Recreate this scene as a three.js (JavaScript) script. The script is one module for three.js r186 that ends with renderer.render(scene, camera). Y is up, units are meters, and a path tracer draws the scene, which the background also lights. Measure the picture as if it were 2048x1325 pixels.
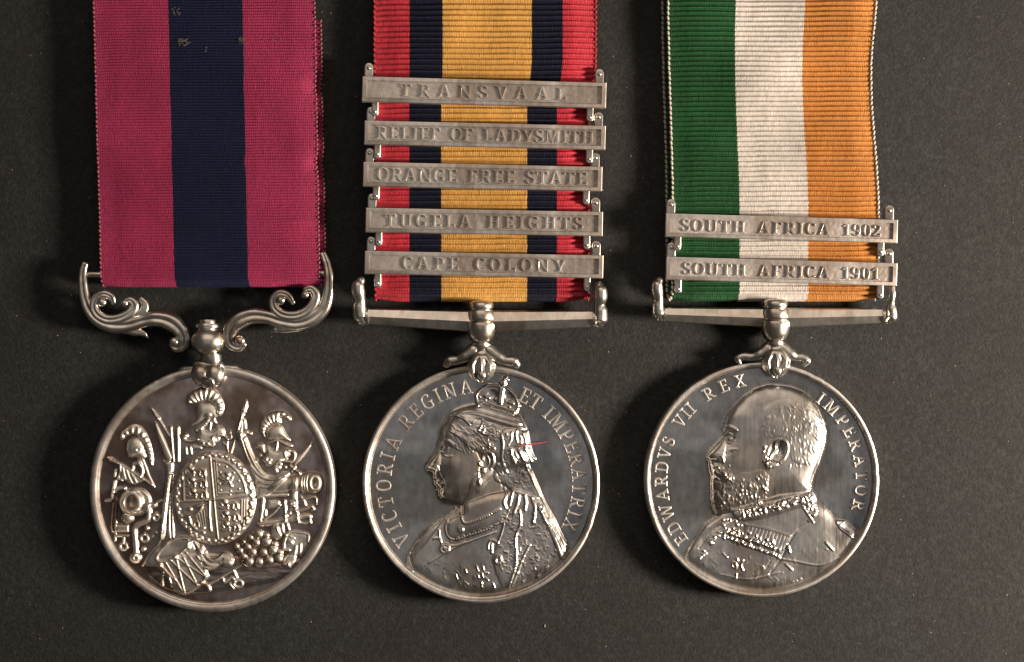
import * as THREE from 'three';
import { FontLoader } from 'three/addons/loaders/FontLoader.js';
import { TextGeometry } from 'three/addons/geometries/TextGeometry.js';
import { RoundedBoxGeometry } from 'three/addons/geometries/RoundedBoxGeometry.js';
import { RectAreaLightUniformsLib } from 'three/addons/lights/RectAreaLightUniformsLib.js';
import { mergeGeometries, mergeVertices, toCreasedNormals } from 'three/addons/utils/BufferGeometryUtils.js';

// ------------------------------------------------------------------ camera, light, exposure
// Shapes are drawn in units of 0.0753 mm (a 36 mm medal is 478 units across); mesh() turns them into metres.
const S = 0.0753e-3;
const LENS = 3500, PLANE = 40;                                  // camera height and the level of the rims, in those units
const scene = new THREE.Scene();
scene.background = new THREE.Color().setRGB(0.048, 0.043, 0.037);   // the unlit rest of the room
const camera = new THREE.PerspectiveCamera(2 * Math.atan(662.5 / (LENS - PLANE)) * 180 / Math.PI, 1024 / 662, 0.01, 20);
camera.up.set(0, 0, -1);
camera.position.set(0, LENS * S, 0);
camera.lookAt(0, 0, 0);
const renderer = new THREE.WebGLRenderer({ antialias: true });
renderer.toneMapping = THREE.LinearToneMapping;
renderer.toneMappingExposure = 1.12;
renderer.shadowMap.enabled = true;
RectAreaLightUniformsLib.init();
const LAMP_AND_PANELS = [
  // a low warm lamp to the right, then two added fill panels for the lit wall and the dim ceiling
  { name: 'table_lamp', label: 'low warm lamp with a small bright shade beside the mat', at: [0.305, 0.122, 0.030], size: [0.058, 0.058], rgb: [1, 0.835, 0.68], power: 278, glow: 1.0 },
  { name: 'wall_fill_panel', label: 'added warm glowing panel standing in for the lit wall beyond the ribbon ends', at: [0.04, 0.68, -0.51], size: [0.95, 0.58], rgb: [1, 0.80, 0.65], power: 0.95, glow: 0.1 },  // no real lamp: added panel for the warm lit wall mirrored in the relief
  { name: 'ceiling_fill_panel', label: 'added dim glowing panel standing in for the ceiling high above the mat', at: [-0.02, 1.15, 0.05], size: [0.85, 0.50], rgb: [1.0, 0.985, 0.97], power: 0.22, glow: 0.02 },  // added panel in place of the dim ceiling that the flat fields mirror
];
for (const L of LAMP_AND_PANELS) {
  const g = new THREE.Group(); g.name = L.name; g.position.set(...L.at); g.lookAt(0, 0, 0);
  g.userData = { label: L.label, category: 'lamp' };
  const hs = new THREE.Mesh(new RoundedBoxGeometry(L.size[0] + 0.02, L.size[1] + 0.02, 0.03, 3, 0.008), new THREE.MeshStandardMaterial({ color: 0x2a2622, roughness: 0.7 }));
  hs.name = 'housing'; hs.position.z = -0.02; g.add(hs);
  const df = new THREE.Mesh(new RoundedBoxGeometry(L.size[0], L.size[1], 0.006, 2, 0.002), new THREE.MeshStandardMaterial({ color: 0x998877, roughness: 0.6, emissive: new THREE.Color().setRGB(...L.rgb), emissiveIntensity: L.glow * 0.5 }));
  df.name = 'diffuser_light'; df.position.z = -0.003; g.add(df);
  scene.add(g);
  const l = new THREE.RectAreaLight(new THREE.Color().setRGB(...L.rgb), L.power, L.size[0], L.size[1]);
  l.name = L.name + '_glow'; l.position.set(...L.at);
  l.lookAt(0, 0, 0);                                            // a light's own -z shines towards its target
  l.translateZ(-0.0015);
  scene.add(l);
}

// ------------------------------------------------------------------ small tools
const { clamp, lerp, smoothstep } = THREE.MathUtils;
let seed = 7;
const rnd = () => { seed = (seed * 1664525 + 1013904223) >>> 0; return seed / 4294967296; };
const rr = (a, b) => a + (b - a) * rnd();
const hash = (x, y, s = 0) => { let h = (x * 374761393 + y * 668265263 + s * 974634721) | 0; h = Math.imul(h ^ (h >>> 13), 1274126177); return ((h ^ (h >>> 16)) >>> 0) / 4294967296; };
function vnoise(x, y, s = 0, px = 0, py = 0) {                   // value noise, periodic when px, py are given
  const ix = Math.floor(x), iy = Math.floor(y), fx = x - ix, fy = y - iy, u = fx * fx * (3 - 2 * fx), v = fy * fy * (3 - 2 * fy);
  const w = (i, p) => p ? ((i % p) + p) % p : i;
  const a = hash(w(ix, px), w(iy, py), s), b = hash(w(ix + 1, px), w(iy, py), s), c = hash(w(ix, px), w(iy + 1, py), s), d = hash(w(ix + 1, px), w(iy + 1, py), s);
  return (a + (b - a) * u) * (1 - v) + (c + (d - c) * u) * v;
}
const fbm = (x, y, s = 0, o = 4) => { let t = 0, a = 0.5, n = 0; for (let i = 0; i < o; i++) { t += a * vnoise(x, y, s + i); n += a; x *= 2; y *= 2; a *= 0.5; } return t / n; };
function texture(w, h, fn, srgb) {
  const d = new Uint8Array(w * h * 4);
  for (let y = 0, i = 0; y < h; y++) for (let x = 0; x < w; x++, i += 4) {
    const c = fn(x, y);
    if (typeof c === 'number') d[i] = d[i + 1] = d[i + 2] = clamp(c, 0, 1) * 255; else for (let k = 0; k < 3; k++) d[i + k] = clamp(c[k], 0, 1) * 255;
    d[i + 3] = 255;
  }
  const t = new THREE.DataTexture(d, w, h); t.wrapS = t.wrapT = THREE.RepeatWrapping; t.magFilter = THREE.LinearFilter; t.minFilter = THREE.LinearMipmapLinearFilter; t.generateMipmaps = true;
  if (srgb) t.colorSpace = THREE.SRGBColorSpace;
  t.needsUpdate = true; return t;
}
const X = (px) => px - 1024, Z = (py) => py - 662.5;             // units counted from the middle of the mat
const used = {};
function thing(name, px, py, label, category, group) {
  const g = new THREE.Group(); const n = used[name] = (used[name] ?? -1) + 1;
  g.name = n ? name + '_' + String(n).padStart(3, '0') : name;
  g.position.set(X(px) * S, 0, Z(py) * S); g.userData = { label, category }; if (group) g.userData.group = group;
  g.o = [px, py]; scene.add(g); return g;
}
function sub(name, parent, label) { const g = new THREE.Group(); g.name = name; g.o = parent.o; if (label) g.userData.label = label; parent.add(g); return g; }
function mesh(name, geo, mat, parent, label) {                   // geo in units, x to the right, y up, z down the mat, counted from px, py = 0
  geo.translate(-parent.o[0], 0, -parent.o[1]); geo.scale(S, S, S);
  const m = new THREE.Mesh(geo, mat); m.name = name; m.o = parent.o; m.castShadow = m.receiveShadow = true;
  if (label) m.userData.label = label;
  parent.add(m); return m;
}
function spline(pts, closed = false, k = 5) {
  const c = new THREE.CatmullRomCurve3(pts.map((p) => new THREE.Vector3(p[0], p[1], p[2] ?? 0)), closed, 'catmullrom', 0.5);
  return c.getPoints(pts.length * k).map((v) => [v.x, v.y, v.z]).slice(0, closed ? -1 : undefined);
}
// a round bar swept along points [px, py, height, radius]
function rope(pts, { sides = 14, k = 6, squash = 1, shape = null, cap = true } = {}) {
  const n = pts.length, cur = new THREE.CatmullRomCurve3(pts.map((p) => new THREE.Vector3(p[0], p[2], p[1])), false, 'catmullrom', 0.5), m = (n - 1) * k;
  const rings = [], rad = (t) => { const f = t * (n - 1), i = Math.min(n - 2, Math.floor(f)), u = f - i, e = u * u * (3 - 2 * u); return lerp(pts[i][3], pts[i + 1][3], e); };
  const T = [];
  for (let i = 0; i <= m; i++) { const t = i / m; T.push([cur.getPoint(t), cur.getTangent(t), rad(t)]); }
  const ends = cap ? [[1, 0.02], [0.87, 0.5], [0.5, 0.87]] : [];
  for (const [o, r] of ends) rings.push([T[0][0].clone().addScaledVector(T[0][1], -o * T[0][2]), T[0][1], T[0][2] * r]);
  rings.push(...T);
  for (const [o, r] of ends.slice().reverse()) { const e = T[m]; rings.push([e[0].clone().addScaledVector(e[1], o * e[2]), e[1], e[2] * r]); }
  const pos = [], idx = [], up = new THREE.Vector3(0, 1, 0);
  for (const [p, t, r] of rings) {
    const sd = new THREE.Vector3().crossVectors(t, up).normalize(), nn = new THREE.Vector3().crossVectors(sd, t).normalize();
    for (let j = 0; j < sides; j++) {
      const a = j / sides * Math.PI * 2, q = r * (shape ? shape(a) : 1);
      pos.push(p.x + sd.x * Math.cos(a) * q + nn.x * Math.sin(a) * q * squash, p.y + nn.y * Math.sin(a) * q * squash, p.z + sd.z * Math.cos(a) * q + nn.z * Math.sin(a) * q * squash);
    }
  }
  for (let i = 0; i < rings.length - 1; i++) for (let j = 0; j < sides; j++) { const a = i * sides + j, b = i * sides + (j + 1) % sides; idx.push(a, b, a + sides, b, b + sides, a + sides); }
  const g = new THREE.BufferGeometry(); g.setAttribute('position', new THREE.Float32BufferAttribute(pos, 3)); g.setIndex(idx);
  g.computeVertexNormals(); planarUV(g); return g;
}
function planarUV(g) { const p = g.attributes.position, uv = new Float32Array(p.count * 2); for (let i = 0; i < p.count; i++) { uv[2 * i] = (p.getX(i) + 0.3 * p.getY(i)) / 512; uv[2 * i + 1] = (p.getZ(i) - 0.3 * p.getY(i)) / 512; } g.setAttribute('uv', new THREE.BufferAttribute(uv, 2)); return g; }
const ball = (px, py, y, r, ry = r, rz = r, seg = 18) => planarUV(new THREE.SphereGeometry(1, seg, Math.round(seg * 0.7)).scale(r, ry, rz).translate(px, y, py));
// a turned piece lying along the py axis; pts are [radius, py]
function turned(px, y, pts, squash = 1) { const g = new THREE.LatheGeometry(pts.map(([r, p]) => new THREE.Vector2(Math.max(r, 0.01), p)), 32); g.rotateX(Math.PI / 2); g.scale(1, squash, 1); g.translate(px, y, 0); return planarUV(toCreasedNormals(g, 0.7)); }
const join = (list) => mergeGeometries(list.map((g) => { const h = g.index ? g.toNonIndexed() : g; for (const k of Object.keys(h.attributes)) if (!['position', 'normal', 'uv'].includes(k)) h.deleteAttribute(k); return h; }));
// a flat piece cut from an outline [px, py] with rounded edges, lying between y0 and y1
function cut(pts, y0, y1, bevel = 2, holes = []) {
  const sh = new THREE.Shape(pts.map((p) => new THREE.Vector2(p[0], -p[1])));
  for (const h of holes) sh.holes.push(new THREE.Path(h.map((p) => new THREE.Vector2(p[0], -p[1]))));
  const g = new THREE.ExtrudeGeometry(sh, { depth: Math.max(0.1, y1 - y0 - 2 * bevel), bevelEnabled: bevel > 0, bevelThickness: bevel, bevelSize: bevel, bevelOffset: -bevel, bevelSegments: 3, curveSegments: 8 });
  g.rotateX(-Math.PI / 2); g.translate(0, y0 + bevel, 0); return planarUV(toCreasedNormals(g, 0.6));
}

// ------------------------------------------------------------------ materials
const N = 512;
// worn silver: hairline wipe marks and blotches of tarnish in the metal itself
function silverMaps(s, tint, amount, streak) {
  const map = texture(N, N, (x, y) => {
    const b = fbm(x / 70 + 3, y / 70, s, 5), f = fbm(x / 9, y / 14, s + 20, 3), c = fbm(x / 120 + 9, y / 120, s + 40, 3);
    const k = smoothstep(b, 0.38, 0.66) * amount, v = 0.88 + 0.2 * (f - 0.5);
    return [0, 1, 2].map((i) => v * lerp(1, lerp(tint[0][i], tint[1][i], smoothstep(c, 0.35, 0.65)), k));
  }, true);
  const rough = texture(N, N, (x, y) => { const st = vnoise(x / 1.3, y / 26, s + 60) * 0.6 + vnoise(x / 2.7, y / 60, s + 61) * 0.4; return 0.72 + streak * (st - 0.5) + 0.12 * (fbm(x / 40, y / 40, s + 70, 4) - 0.5); });
  const bump = texture(N, N, (x, y) => 0.5 + 0.25 * streak * (vnoise(x / 1.2, y / 22, s + 62) - 0.5) * 2 + 0.35 * (fbm(x / 5, y / 5, s + 80, 2) - 0.5));
  return { map, roughnessMap: rough, bumpMap: bump };
}
const mA = silverMaps(1, [[0.62, 0.55, 0.55], [0.70, 0.62, 0.55]], 0.8, 0.25);   // brown and purple toned
const mB = silverMaps(5, [[0.66, 0.67, 0.69], [0.72, 0.67, 0.62]], 0.55, 0.3);    // blue-grey toned and wiped
const mC = silverMaps(9, [[0.74, 0.68, 0.62], [0.66, 0.61, 0.57]], 0.42, 0.1);     // fittings
const silver = (maps, rgb, roughness, bump = 0.000012, extra = {}) => new THREE.MeshStandardMaterial({ ...maps, color: new THREE.Color().setRGB(...rgb), metalness: 1, roughness, bumpScale: bump, ...extra });
const M = {
  discA: silver(mA, [0.60, 0.52, 0.485], 0.42),
  reliefA: silver(mC, [0.90, 0.86, 0.80], 0.66),
  discB: silver(mB, [0.64, 0.635, 0.63], 0.36),
  reliefB: silver(mB, [0.80, 0.78, 0.75], 0.45),
  letterB: silver(mC, [0.95, 0.92, 0.87], 0.62),
  rim: silver(mC, [0.90, 0.87, 0.83], 0.62),
  fitting: silver(mC, [0.82, 0.79, 0.73], 0.42),
  clasp: silver(mC, [0.90, 0.86, 0.81], 0.6, 0.00002),
  claspLetter: silver(mC, [0.94, 0.90, 0.85], 0.46),
  plate: silver(mC, [0.70, 0.65, 0.61], 0.72, 0.00006),
};
const fibre = texture(N, N, (x, y) => { const t = vnoise(x / 2, y / 5, 3) * 0.5 + vnoise(x / 1.2, y / 1.2, 4) * 0.3 + fbm(x / 40, y / 60, 5, 3) * 0.5; return 0.70 + 0.2 * t + 0.16 * (fbm(x / 70 + 4, y / 110, 6, 4) - 0.3); });
fibre.colorSpace = THREE.SRGBColorSpace;
const twist = texture(N, N, (x, y) => 0.5 + 0.3 * Math.sin(x * 2 * Math.PI / 4 + 6 * vnoise(x / 6, y / 6, 8)) + 0.4 * (vnoise(x / 1.5, y / 3, 9) - 0.5));
const silk = (hex, sheen = 0.25, map = fibre) => { const c = new THREE.Color(hex); return new THREE.MeshPhysicalMaterial({ color: c, map, bumpMap: twist, bumpScale: 0.00005, roughness: 0.62, metalness: 0, sheen, sheenRoughness: 0.5, sheenColor: c.clone().lerp(new THREE.Color(1, 1, 1), 0.3), specularIntensity: 0.6 }); };

// ------------------------------------------------------------------ the dark mat and the dust on it
{
  const W = 2048, H = 2048;
  const map = texture(W, H, (x, y) => {
    const g = 0.6 * vnoise(x / 4, y / 4, 11, W / 4, H / 4) + 0.4 * vnoise(x / 2, y / 2, 16, W / 2, H / 2), g2 = vnoise(x / 8, y / 8, 12, W / 8, H / 8), c = vnoise(x / 128, y / 128, 13, 16, 16) * 0.6 + vnoise(x / 32, y / 32, 14, 64, 64) * 0.4;
    let v = 0.096 + 0.14 * (g - 0.5) + 0.05 * (g2 - 0.5) + 0.035 * (c - 0.5) * (0.4 + 1.2 * g2);
    const pit = vnoise(x / 4, y / 4, 15, W / 4, H / 4); if (pit > 0.88) v *= 0.5;
    return [v * 0.94, v, v * 1.03];
  }, true);
  const bump = texture(W, H, (x, y) => 0.5 + 0.8 * (vnoise(x / 2, y / 2, 21, W / 2, H / 2) - 0.5) + 0.5 * (vnoise(x / 4, y / 4, 22, W / 4, H / 4) - 0.5));
  const mat = new THREE.MeshStandardMaterial({ map, bumpMap: bump, bumpScale: 0.00004, roughness: 0.85, metalness: 0 });
  const g = new RoundedBoxGeometry(0.62, 0.004, 0.46, 3, 0.0015); g.translate(0, -0.002, 0);
  const p = g.attributes.position, uv = g.attributes.uv;
  for (let i = 0; i < p.count; i++) uv.setXY(i, p.getX(i) / (2048 * S), p.getZ(i) / (2048 * S));
  const m = new THREE.Mesh(g, mat); m.name = 'mat'; m.receiveShadow = true; m.castShadow = true;
  m.userData = { kind: 'structure', label: 'dark grey foam mat under the medals' }; scene.add(m);
  const list = [];
  for (let i = 0; i < 420; i++) {
    const s = new THREE.IcosahedronGeometry(1, 0), r = rr(0.5, 1.25) * (rnd() < 0.06 ? 1.5 : 1);
    s.scale(r * rr(0.7, 1.9), r * 0.6, r); s.rotateY(rr(0, 6.28)); s.translate(rr(-1180, 1180), r * 0.4, rr(-800, 800)); s.scale(S, S, S); list.push(s);
  }
  const d = new THREE.Mesh(mergeGeometries(list), new THREE.MeshStandardMaterial({ color: 0x8f8a80, roughness: 0.9 })); d.name = 'dust';
  d.userData = { kind: 'stuff', label: 'pale dust specks scattered over the dark mat', category: 'dust' }; scene.add(d);
}

// ------------------------------------------------------------------ struck relief
// A height grid over a disc; every piece drawn into it keeps its own number and becomes a mesh of its own.
class Relief {
  constructor(cx, cy, R, y) { Object.assign(this, { cx, cy, R, y, n: Math.ceil(2 * R) + 1, names: ['field'], labels: [] }); this.H = new Float32Array(this.n ** 2); this.I = new Uint8Array(this.n ** 2); }
  id(name, label) { this.names.push(name); this.labels[this.names.length - 1] = label; return this.names.length - 1; }
  scan(x0, y0, x1, y1, fn) {
    const ax = this.cx - this.R, ay = this.cy - this.R;
    for (let j = Math.max(0, Math.floor(y0 - ay)); j <= Math.min(this.n - 1, Math.ceil(y1 - ay)); j++)
      for (let i = Math.max(0, Math.floor(x0 - ax)); i <= Math.min(this.n - 1, Math.ceil(x1 - ax)); i++) fn(j * this.n + i, ax + i, ay + j);
  }
  static dist(pts, x, y, closed) {                               // distance to a chain of points, where along it, and whether inside
    let best = 1e9, at = 0, inside = false; const n = pts.length;
    for (let i = 0; i < (closed ? n : n - 1); i++) {
      const a = pts[i], b = pts[(i + 1) % n], dx = b[0] - a[0], dy = b[1] - a[1], px = x - a[0], py = y - a[1], t = clamp((px * dx + py * dy) / (dx * dx + dy * dy + 1e-9), 0, 1);
      const ex = px - t * dx, ey = py - t * dy, d = ex * ex + ey * ey; if (d < best) { best = d; at = (i + t) / (n - 1); }
      if (closed && (a[1] > y) !== (b[1] > y) && x < dx * (y - a[1]) / dy + a[0]) inside = !inside;
    }
    return [Math.sqrt(best), at, inside];
  }
  box(pts, pad = 0) { const xs = pts.map((p) => p[0]), ys = pts.map((p) => p[1]); return [Math.min(...xs) - pad, Math.min(...ys) - pad, Math.max(...xs) + pad, Math.max(...ys) + pad]; }
  // raised area: h high, its edge rounded over a width w
  poly(id, pts, h, w, { sharp = false, pow = 1, tex = null } = {}) {
    const c = sharp ? pts : spline(pts, true, 4);
    this.scan(...this.box(c), (k, x, y) => {
      const [d, , ins] = Relief.dist(c, x, y, true); if (!ins) return;
      const t = Math.min(1, d / w), p = Math.pow(Math.sqrt(t * (2 - t)), pow);
      this.H[k] += h * p + (tex ? tex(x, y, d) * Math.min(1, d / 2.5) : 0); if (id !== null) this.I[k] = id;
    });
    return id;
  }
  // raised (or, with h below 0, engraved) line of half width w
  line(id, pts, w, h, { taper = 0, sharp = false } = {}) {
    const c = sharp || pts.length < 3 ? pts : spline(pts, false, 4);
    this.scan(...this.box(c, w + 1), (k, x, y) => {
      const [d, at] = Relief.dist(c, x, y, false), ww = w * (1 - taper * Math.abs(2 * at - 1)); if (d >= ww) return;
      this.H[k] += h * Math.sqrt(1 - (d / ww) ** 2); if (id !== null && h > 0) this.I[k] = id;
    });
    return id;
  }
  dome(id, x0, y0, rx, h, ry = rx, rot = 0, over = false) {
    const c = Math.cos(rot), s = Math.sin(rot), m = Math.max(rx, ry), base = this.at(x0, y0);
    this.scan(x0 - m, y0 - m, x0 + m, y0 + m, (k, x, y) => {
      const dx = x - x0, dy = y - y0, u = (dx * c + dy * s) / rx, v = (-dx * s + dy * c) / ry, q = u * u + v * v; if (q >= 1) return;
      const e = h * Math.sqrt(1 - q); if (over) this.H[k] = Math.max(this.H[k], base + e); else this.H[k] += e; if (id !== null && h > 0) this.I[k] = id;
    });
    return id;
  }
  swell(x0, y0, rx, h, ry = rx, rot = 0, within = null) {        // soft broad rise
    const c = Math.cos(rot), s = Math.sin(rot), m = 2.6 * Math.max(rx, ry);
    this.scan(x0 - m, y0 - m, x0 + m, y0 + m, (k, x, y) => { if (within && !within.includes(this.I[k])) return; const dx = x - x0, dy = y - y0, u = (dx * c + dy * s) / rx, v = (-dx * s + dy * c) / ry; this.H[k] += h * Math.exp(-(u * u + v * v)); });
  }
  ring(id, x0, y0, rx, ry, w, h, rot = 0) { const p = []; for (let i = 0; i <= 28; i++) { const a = i / 28 * Math.PI * 2, u = Math.cos(a) * rx, v = Math.sin(a) * ry; p.push([x0 + u * Math.cos(rot) - v * Math.sin(rot), y0 + u * Math.sin(rot) + v * Math.cos(rot)]); } return this.line(id, p, w, h, { sharp: true }); }
  at(x, y) { const i = Math.round(x - this.cx + this.R), j = Math.round(y - this.cy + this.R); return this.H[j * this.n + i] ?? 0; }
  inside(pts) { const c = spline(pts, true, 4); return (x, y) => Relief.dist(c, x, y, true)[2]; }
  blur(times) {
    const n = this.n; for (let t = 0; t < times; t++) { const o = this.H.slice(); for (let j = 1; j < n - 1; j++) for (let i = 1; i < n - 1; i++) { const k = j * n + i; this.H[k] = (o[k] * 4 + (o[k - 1] + o[k + 1] + o[k - n] + o[k + n]) * 2 + o[k - n - 1] + o[k - n + 1] + o[k + n - 1] + o[k + n + 1]) / 16; } }
  }
  soften(rad, keep) {                                            // wear: keep the large forms, lower the fine ones
    const n = this.n; let L = this.H.slice();
    for (let t = 0; t < 2; t++) for (const st of [1, n]) { const o = new Float32Array(L.length); for (let a = 0; a < n; a++) { const base = st === 1 ? a * n : a; let s = 0; for (let i = -rad; i <= rad; i++) s += L[base + clamp(i, 0, n - 1) * st]; for (let i = 0; i < n; i++) { o[base + i * st] = s / (2 * rad + 1); s += L[base + Math.min(n - 1, i + rad + 1) * st] - L[base + Math.max(0, i - rad) * st]; } } L = o; }
    for (let k = 0; k < L.length; k++) this.H[k] = L[k] + keep * (this.H[k] - L[k]);
  }
  build(parent, mField, mPart, rIn, toned = []) {
    const { n, H, I, cx, cy, R, y } = this, lists = this.names.map(() => []);
    for (let j = 0; j < n - 1; j++) for (let i = 0; i < n - 1; i++) {
      if (Math.hypot(i - R + 0.5, j - R + 0.5) > rIn) continue;
      const k = j * n + i, q = [I[k], I[k + 1], I[k + n], I[k + n + 1]]; lists[Math.max(...q)].push(k);
    }
    lists.forEach((cells, id) => {
      if (!cells.length) return;
      const map = new Map(), pos = [], nor = [], uv = [], idx = [];
      const v = (k) => {
        if (map.has(k)) return map.get(k);
        const i = k % n, j = (k / n) | 0, dx = (H[j * n + Math.min(n - 1, i + 1)] - H[j * n + Math.max(0, i - 1)]) / 2, dz = (H[Math.min(n - 1, j + 1) * n + i] - H[Math.max(0, j - 1) * n + i]) / 2, l = Math.hypot(dx, dz, 1);
        pos.push(cx - R + i, y + H[k], cy - R + j); nor.push(-dx / l, 1 / l, -dz / l); uv.push(i / 512, j / 512);
        map.set(k, pos.length / 3 - 1); return pos.length / 3 - 1;
      };
      for (const k of cells) { const a = v(k), b = v(k + 1), c = v(k + n), d = v(k + n + 1); if ((k + ((k / n) | 0)) & 1) idx.push(a, c, b, b, c, d); else idx.push(a, c, d, a, d, b); }
      const g = new THREE.BufferGeometry(); g.setAttribute('position', new THREE.Float32BufferAttribute(pos, 3)); g.setAttribute('normal', new THREE.Float32BufferAttribute(nor, 3)); g.setAttribute('uv', new THREE.Float32BufferAttribute(uv, 2)); g.setIndex(idx);
      mesh(this.names[id], g, id && !toned.includes(this.names[id]) ? mPart : mField, parent, this.labels[id]);
    });
  }
}
function rim(parent, cx, cy, prof, s) {                            // prof: [radius, height] from the back's middle round to the field
  const g = new THREE.LatheGeometry(prof.map(([r, y]) => new THREE.Vector2(r, y)), 220), p = g.attributes.position, R = Math.max(...prof.map((q) => q[0]));
  for (let i = 0; i < p.count; i++) {
    const x = p.getX(i), z = p.getZ(i), r = Math.hypot(x, z), a = Math.atan2(z, x); if (r < R * 0.9) continue;
    const nick = 0.5 * (fbm(a * 9 + 20, r * 0.05, s, 3) - 0.5) + (hash(Math.round(a * 30), 1, s) > 0.955 ? -0.7 : 0);
    p.setXYZ(i, x * (1 + nick / r), p.getY(i) + 0.5 * nick * (p.getY(i) > 20 ? 1 : 0), z * (1 + nick / r));
  }
  g.translate(cx, 0, cy); g.computeVertexNormals(); return mesh('rim', planarUV(toCreasedNormals(g, 0.5)), M.rim, parent);
}

// ------------------------------------------------------------------ lettering
const loader = new FontLoader(), serif = await loader.loadAsync('fonts/droid/droid_serif_regular.typeface.json'), slab = await loader.loadAsync('fonts/droid/droid_serif_bold.typeface.json');
function glyph(font, ch, capH, depth, bevel, wide = 1, inset = 0.6) {
  const g = new TextGeometry(ch, { font, size: capH / 0.714 * 0.72, depth, curveSegments: 5, bevelEnabled: true, bevelThickness: bevel, bevelSize: bevel, bevelOffset: -bevel * inset, bevelSegments: 2 });
  g.computeBoundingBox(); const b = g.boundingBox, k = capH / Math.max(1, 'OCGSQU'.includes(ch) ? (b.max.y - b.min.y) * 0.98 : b.max.y - b.min.y);
  g.translate(-(b.min.x + b.max.x) / 2, -b.min.y, 0); g.scale(k * wide, k, 1); g.computeBoundingBox(); g.w = g.boundingBox.max.x - g.boundingBox.min.x;
  g.rotateX(-Math.PI / 2); return toCreasedNormals(Object.assign(g), 0.5);
}
function arcText(parent, text, cx, cy, r0, capH, a0, a1, y, mat, wide = 1) {      // a0, a1: clock angles of the first and last letter
  const items = [...text].map((ch) => { const g = new TextGeometry(ch, { font: serif, size: capH, depth: 1, curveSegments: 2 }); g.computeBoundingBox(); return g.boundingBox.max.x - g.boundingBox.min.x; });
  const mids = []; let x = 0; items.forEach((w, i) => { mids.push(x + w / 2); x += w + capH * 0.3; });
  const span = mids.at(-1) - mids[0];
  [...text].forEach((ch, i) => {
    const a = (a0 + (a1 - a0) * (span ? (mids[i] - mids[0]) / span : 0)) * Math.PI / 180, g = glyph(serif, ch, capH, 2.2, 1.6, wide, 0.45);
    g.translate(0, y, -r0); g.rotateY(-a); g.translate(cx, 0, cy); mesh('letter', planarUV(g), mat, parent);
  });
}

// ------------------------------------------------------------------ ribbons
// stripes: [from, to, material] across; edge(s) gives left and right px; the band folds round a rod at the bottom and runs back underneath
function ribbon(parent, { stripes, edge, top, bottom, rib, amp, y = 31, fold = 13, selvedge, back = [0, 0], backTop = top, lift = () => 0, s }) {
  const R = sub('ribbon', parent), path = [], per = 8, step = rib / per, L = bottom - fold - top, arc = Math.PI * fold, Lb = bottom - fold - backTop;
  for (let d = 0; d <= L + arc + Lb; d += step) {
    if (d <= L) path.push([top + d, y, 0, 1, 0, d]);
    else if (d <= L + arc) { const a = (d - L) / fold; path.push([bottom - fold + Math.sin(a) * fold, y - fold + Math.cos(a) * fold, Math.sin(a), Math.cos(a), a / Math.PI, d]); }
    else path.push([bottom - fold - (d - L - arc), y - 2 * fold, 0, -1, 1, d]);
  }
  const point = (f, q) => {
    const [z, yy, nz, ny, bk, d] = q, [l, r] = edge(z), px = lerp(l + back[0] * bk, r + back[1] * bk, f);
    const w = d + 1.1 * (fbm(px / 60, d / 90, s, 2) - 0.5) * 2, e = Math.abs(Math.sin(Math.PI * w / rib)), near = Math.min(1, 6 * Math.min(f, 1 - f) + 0.4);
    const h = amp * (Math.pow(e, 0.95) * near + 0.07 * (vnoise(px / 3, Math.floor(w / rib), s + 3) - 0.5));
    return [px + 0.5 * (vnoise(z / 5, f > 0.5 ? 1 : 2, s + 5) - 0.5), yy + ny * h + lift(px, z, bk), z + nz * h];
  };
  for (const [f0, f1, mat, label] of stripes) {
    const cols = Math.max(6, Math.round((f1 - f0) * 110)), pos = [], uv = [], idx = [];
    path.forEach((q) => { for (let i = 0; i <= cols; i++) { const f = lerp(f0, f1, i / cols), p = point(f, q); pos.push(...p); uv.push(p[0] / 512, q[5] / 512); } });
    for (let j = 0; j < path.length - 1; j++) for (let i = 0; i < cols; i++) { const a = j * (cols + 1) + i; idx.push(a, a + cols + 1, a + 1, a + 1, a + cols + 1, a + cols + 2); }
    const g = new THREE.BufferGeometry(); g.setAttribute('position', new THREE.Float32BufferAttribute(pos, 3)); g.setAttribute('uv', new THREE.Float32BufferAttribute(uv, 2)); g.setIndex(idx); g.computeVertexNormals();
    mesh('stripe', g, mat, R, label);
  }
  for (const f of [0, 1]) {                                      // the looped weft along each edge
    const list = [];
    for (let d = rib / 2; d < L + arc + Lb; d += rib * selvedge.every) {
      const q = path[Math.min(path.length - 1, Math.round(d / step))], p = point(f, q), g = new THREE.SphereGeometry(1, 8, 6);
      g.scale(selvedge.r * 0.62, selvedge.r * 0.62, selvedge.r * rr(0.95, 1.2)); g.rotateY((f ? -1 : 1) * 0.25); g.translate(p[0] + (f ? 0.3 : -0.3) * selvedge.r + rr(-0.3, 0.3), p[1] - (q[3] > 0 ? 0.4 : -0.4), p[2]); list.push(g);
    }
    mesh('selvedge', join(list), selvedge.mat, R);
  }
  return R;
}

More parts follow.
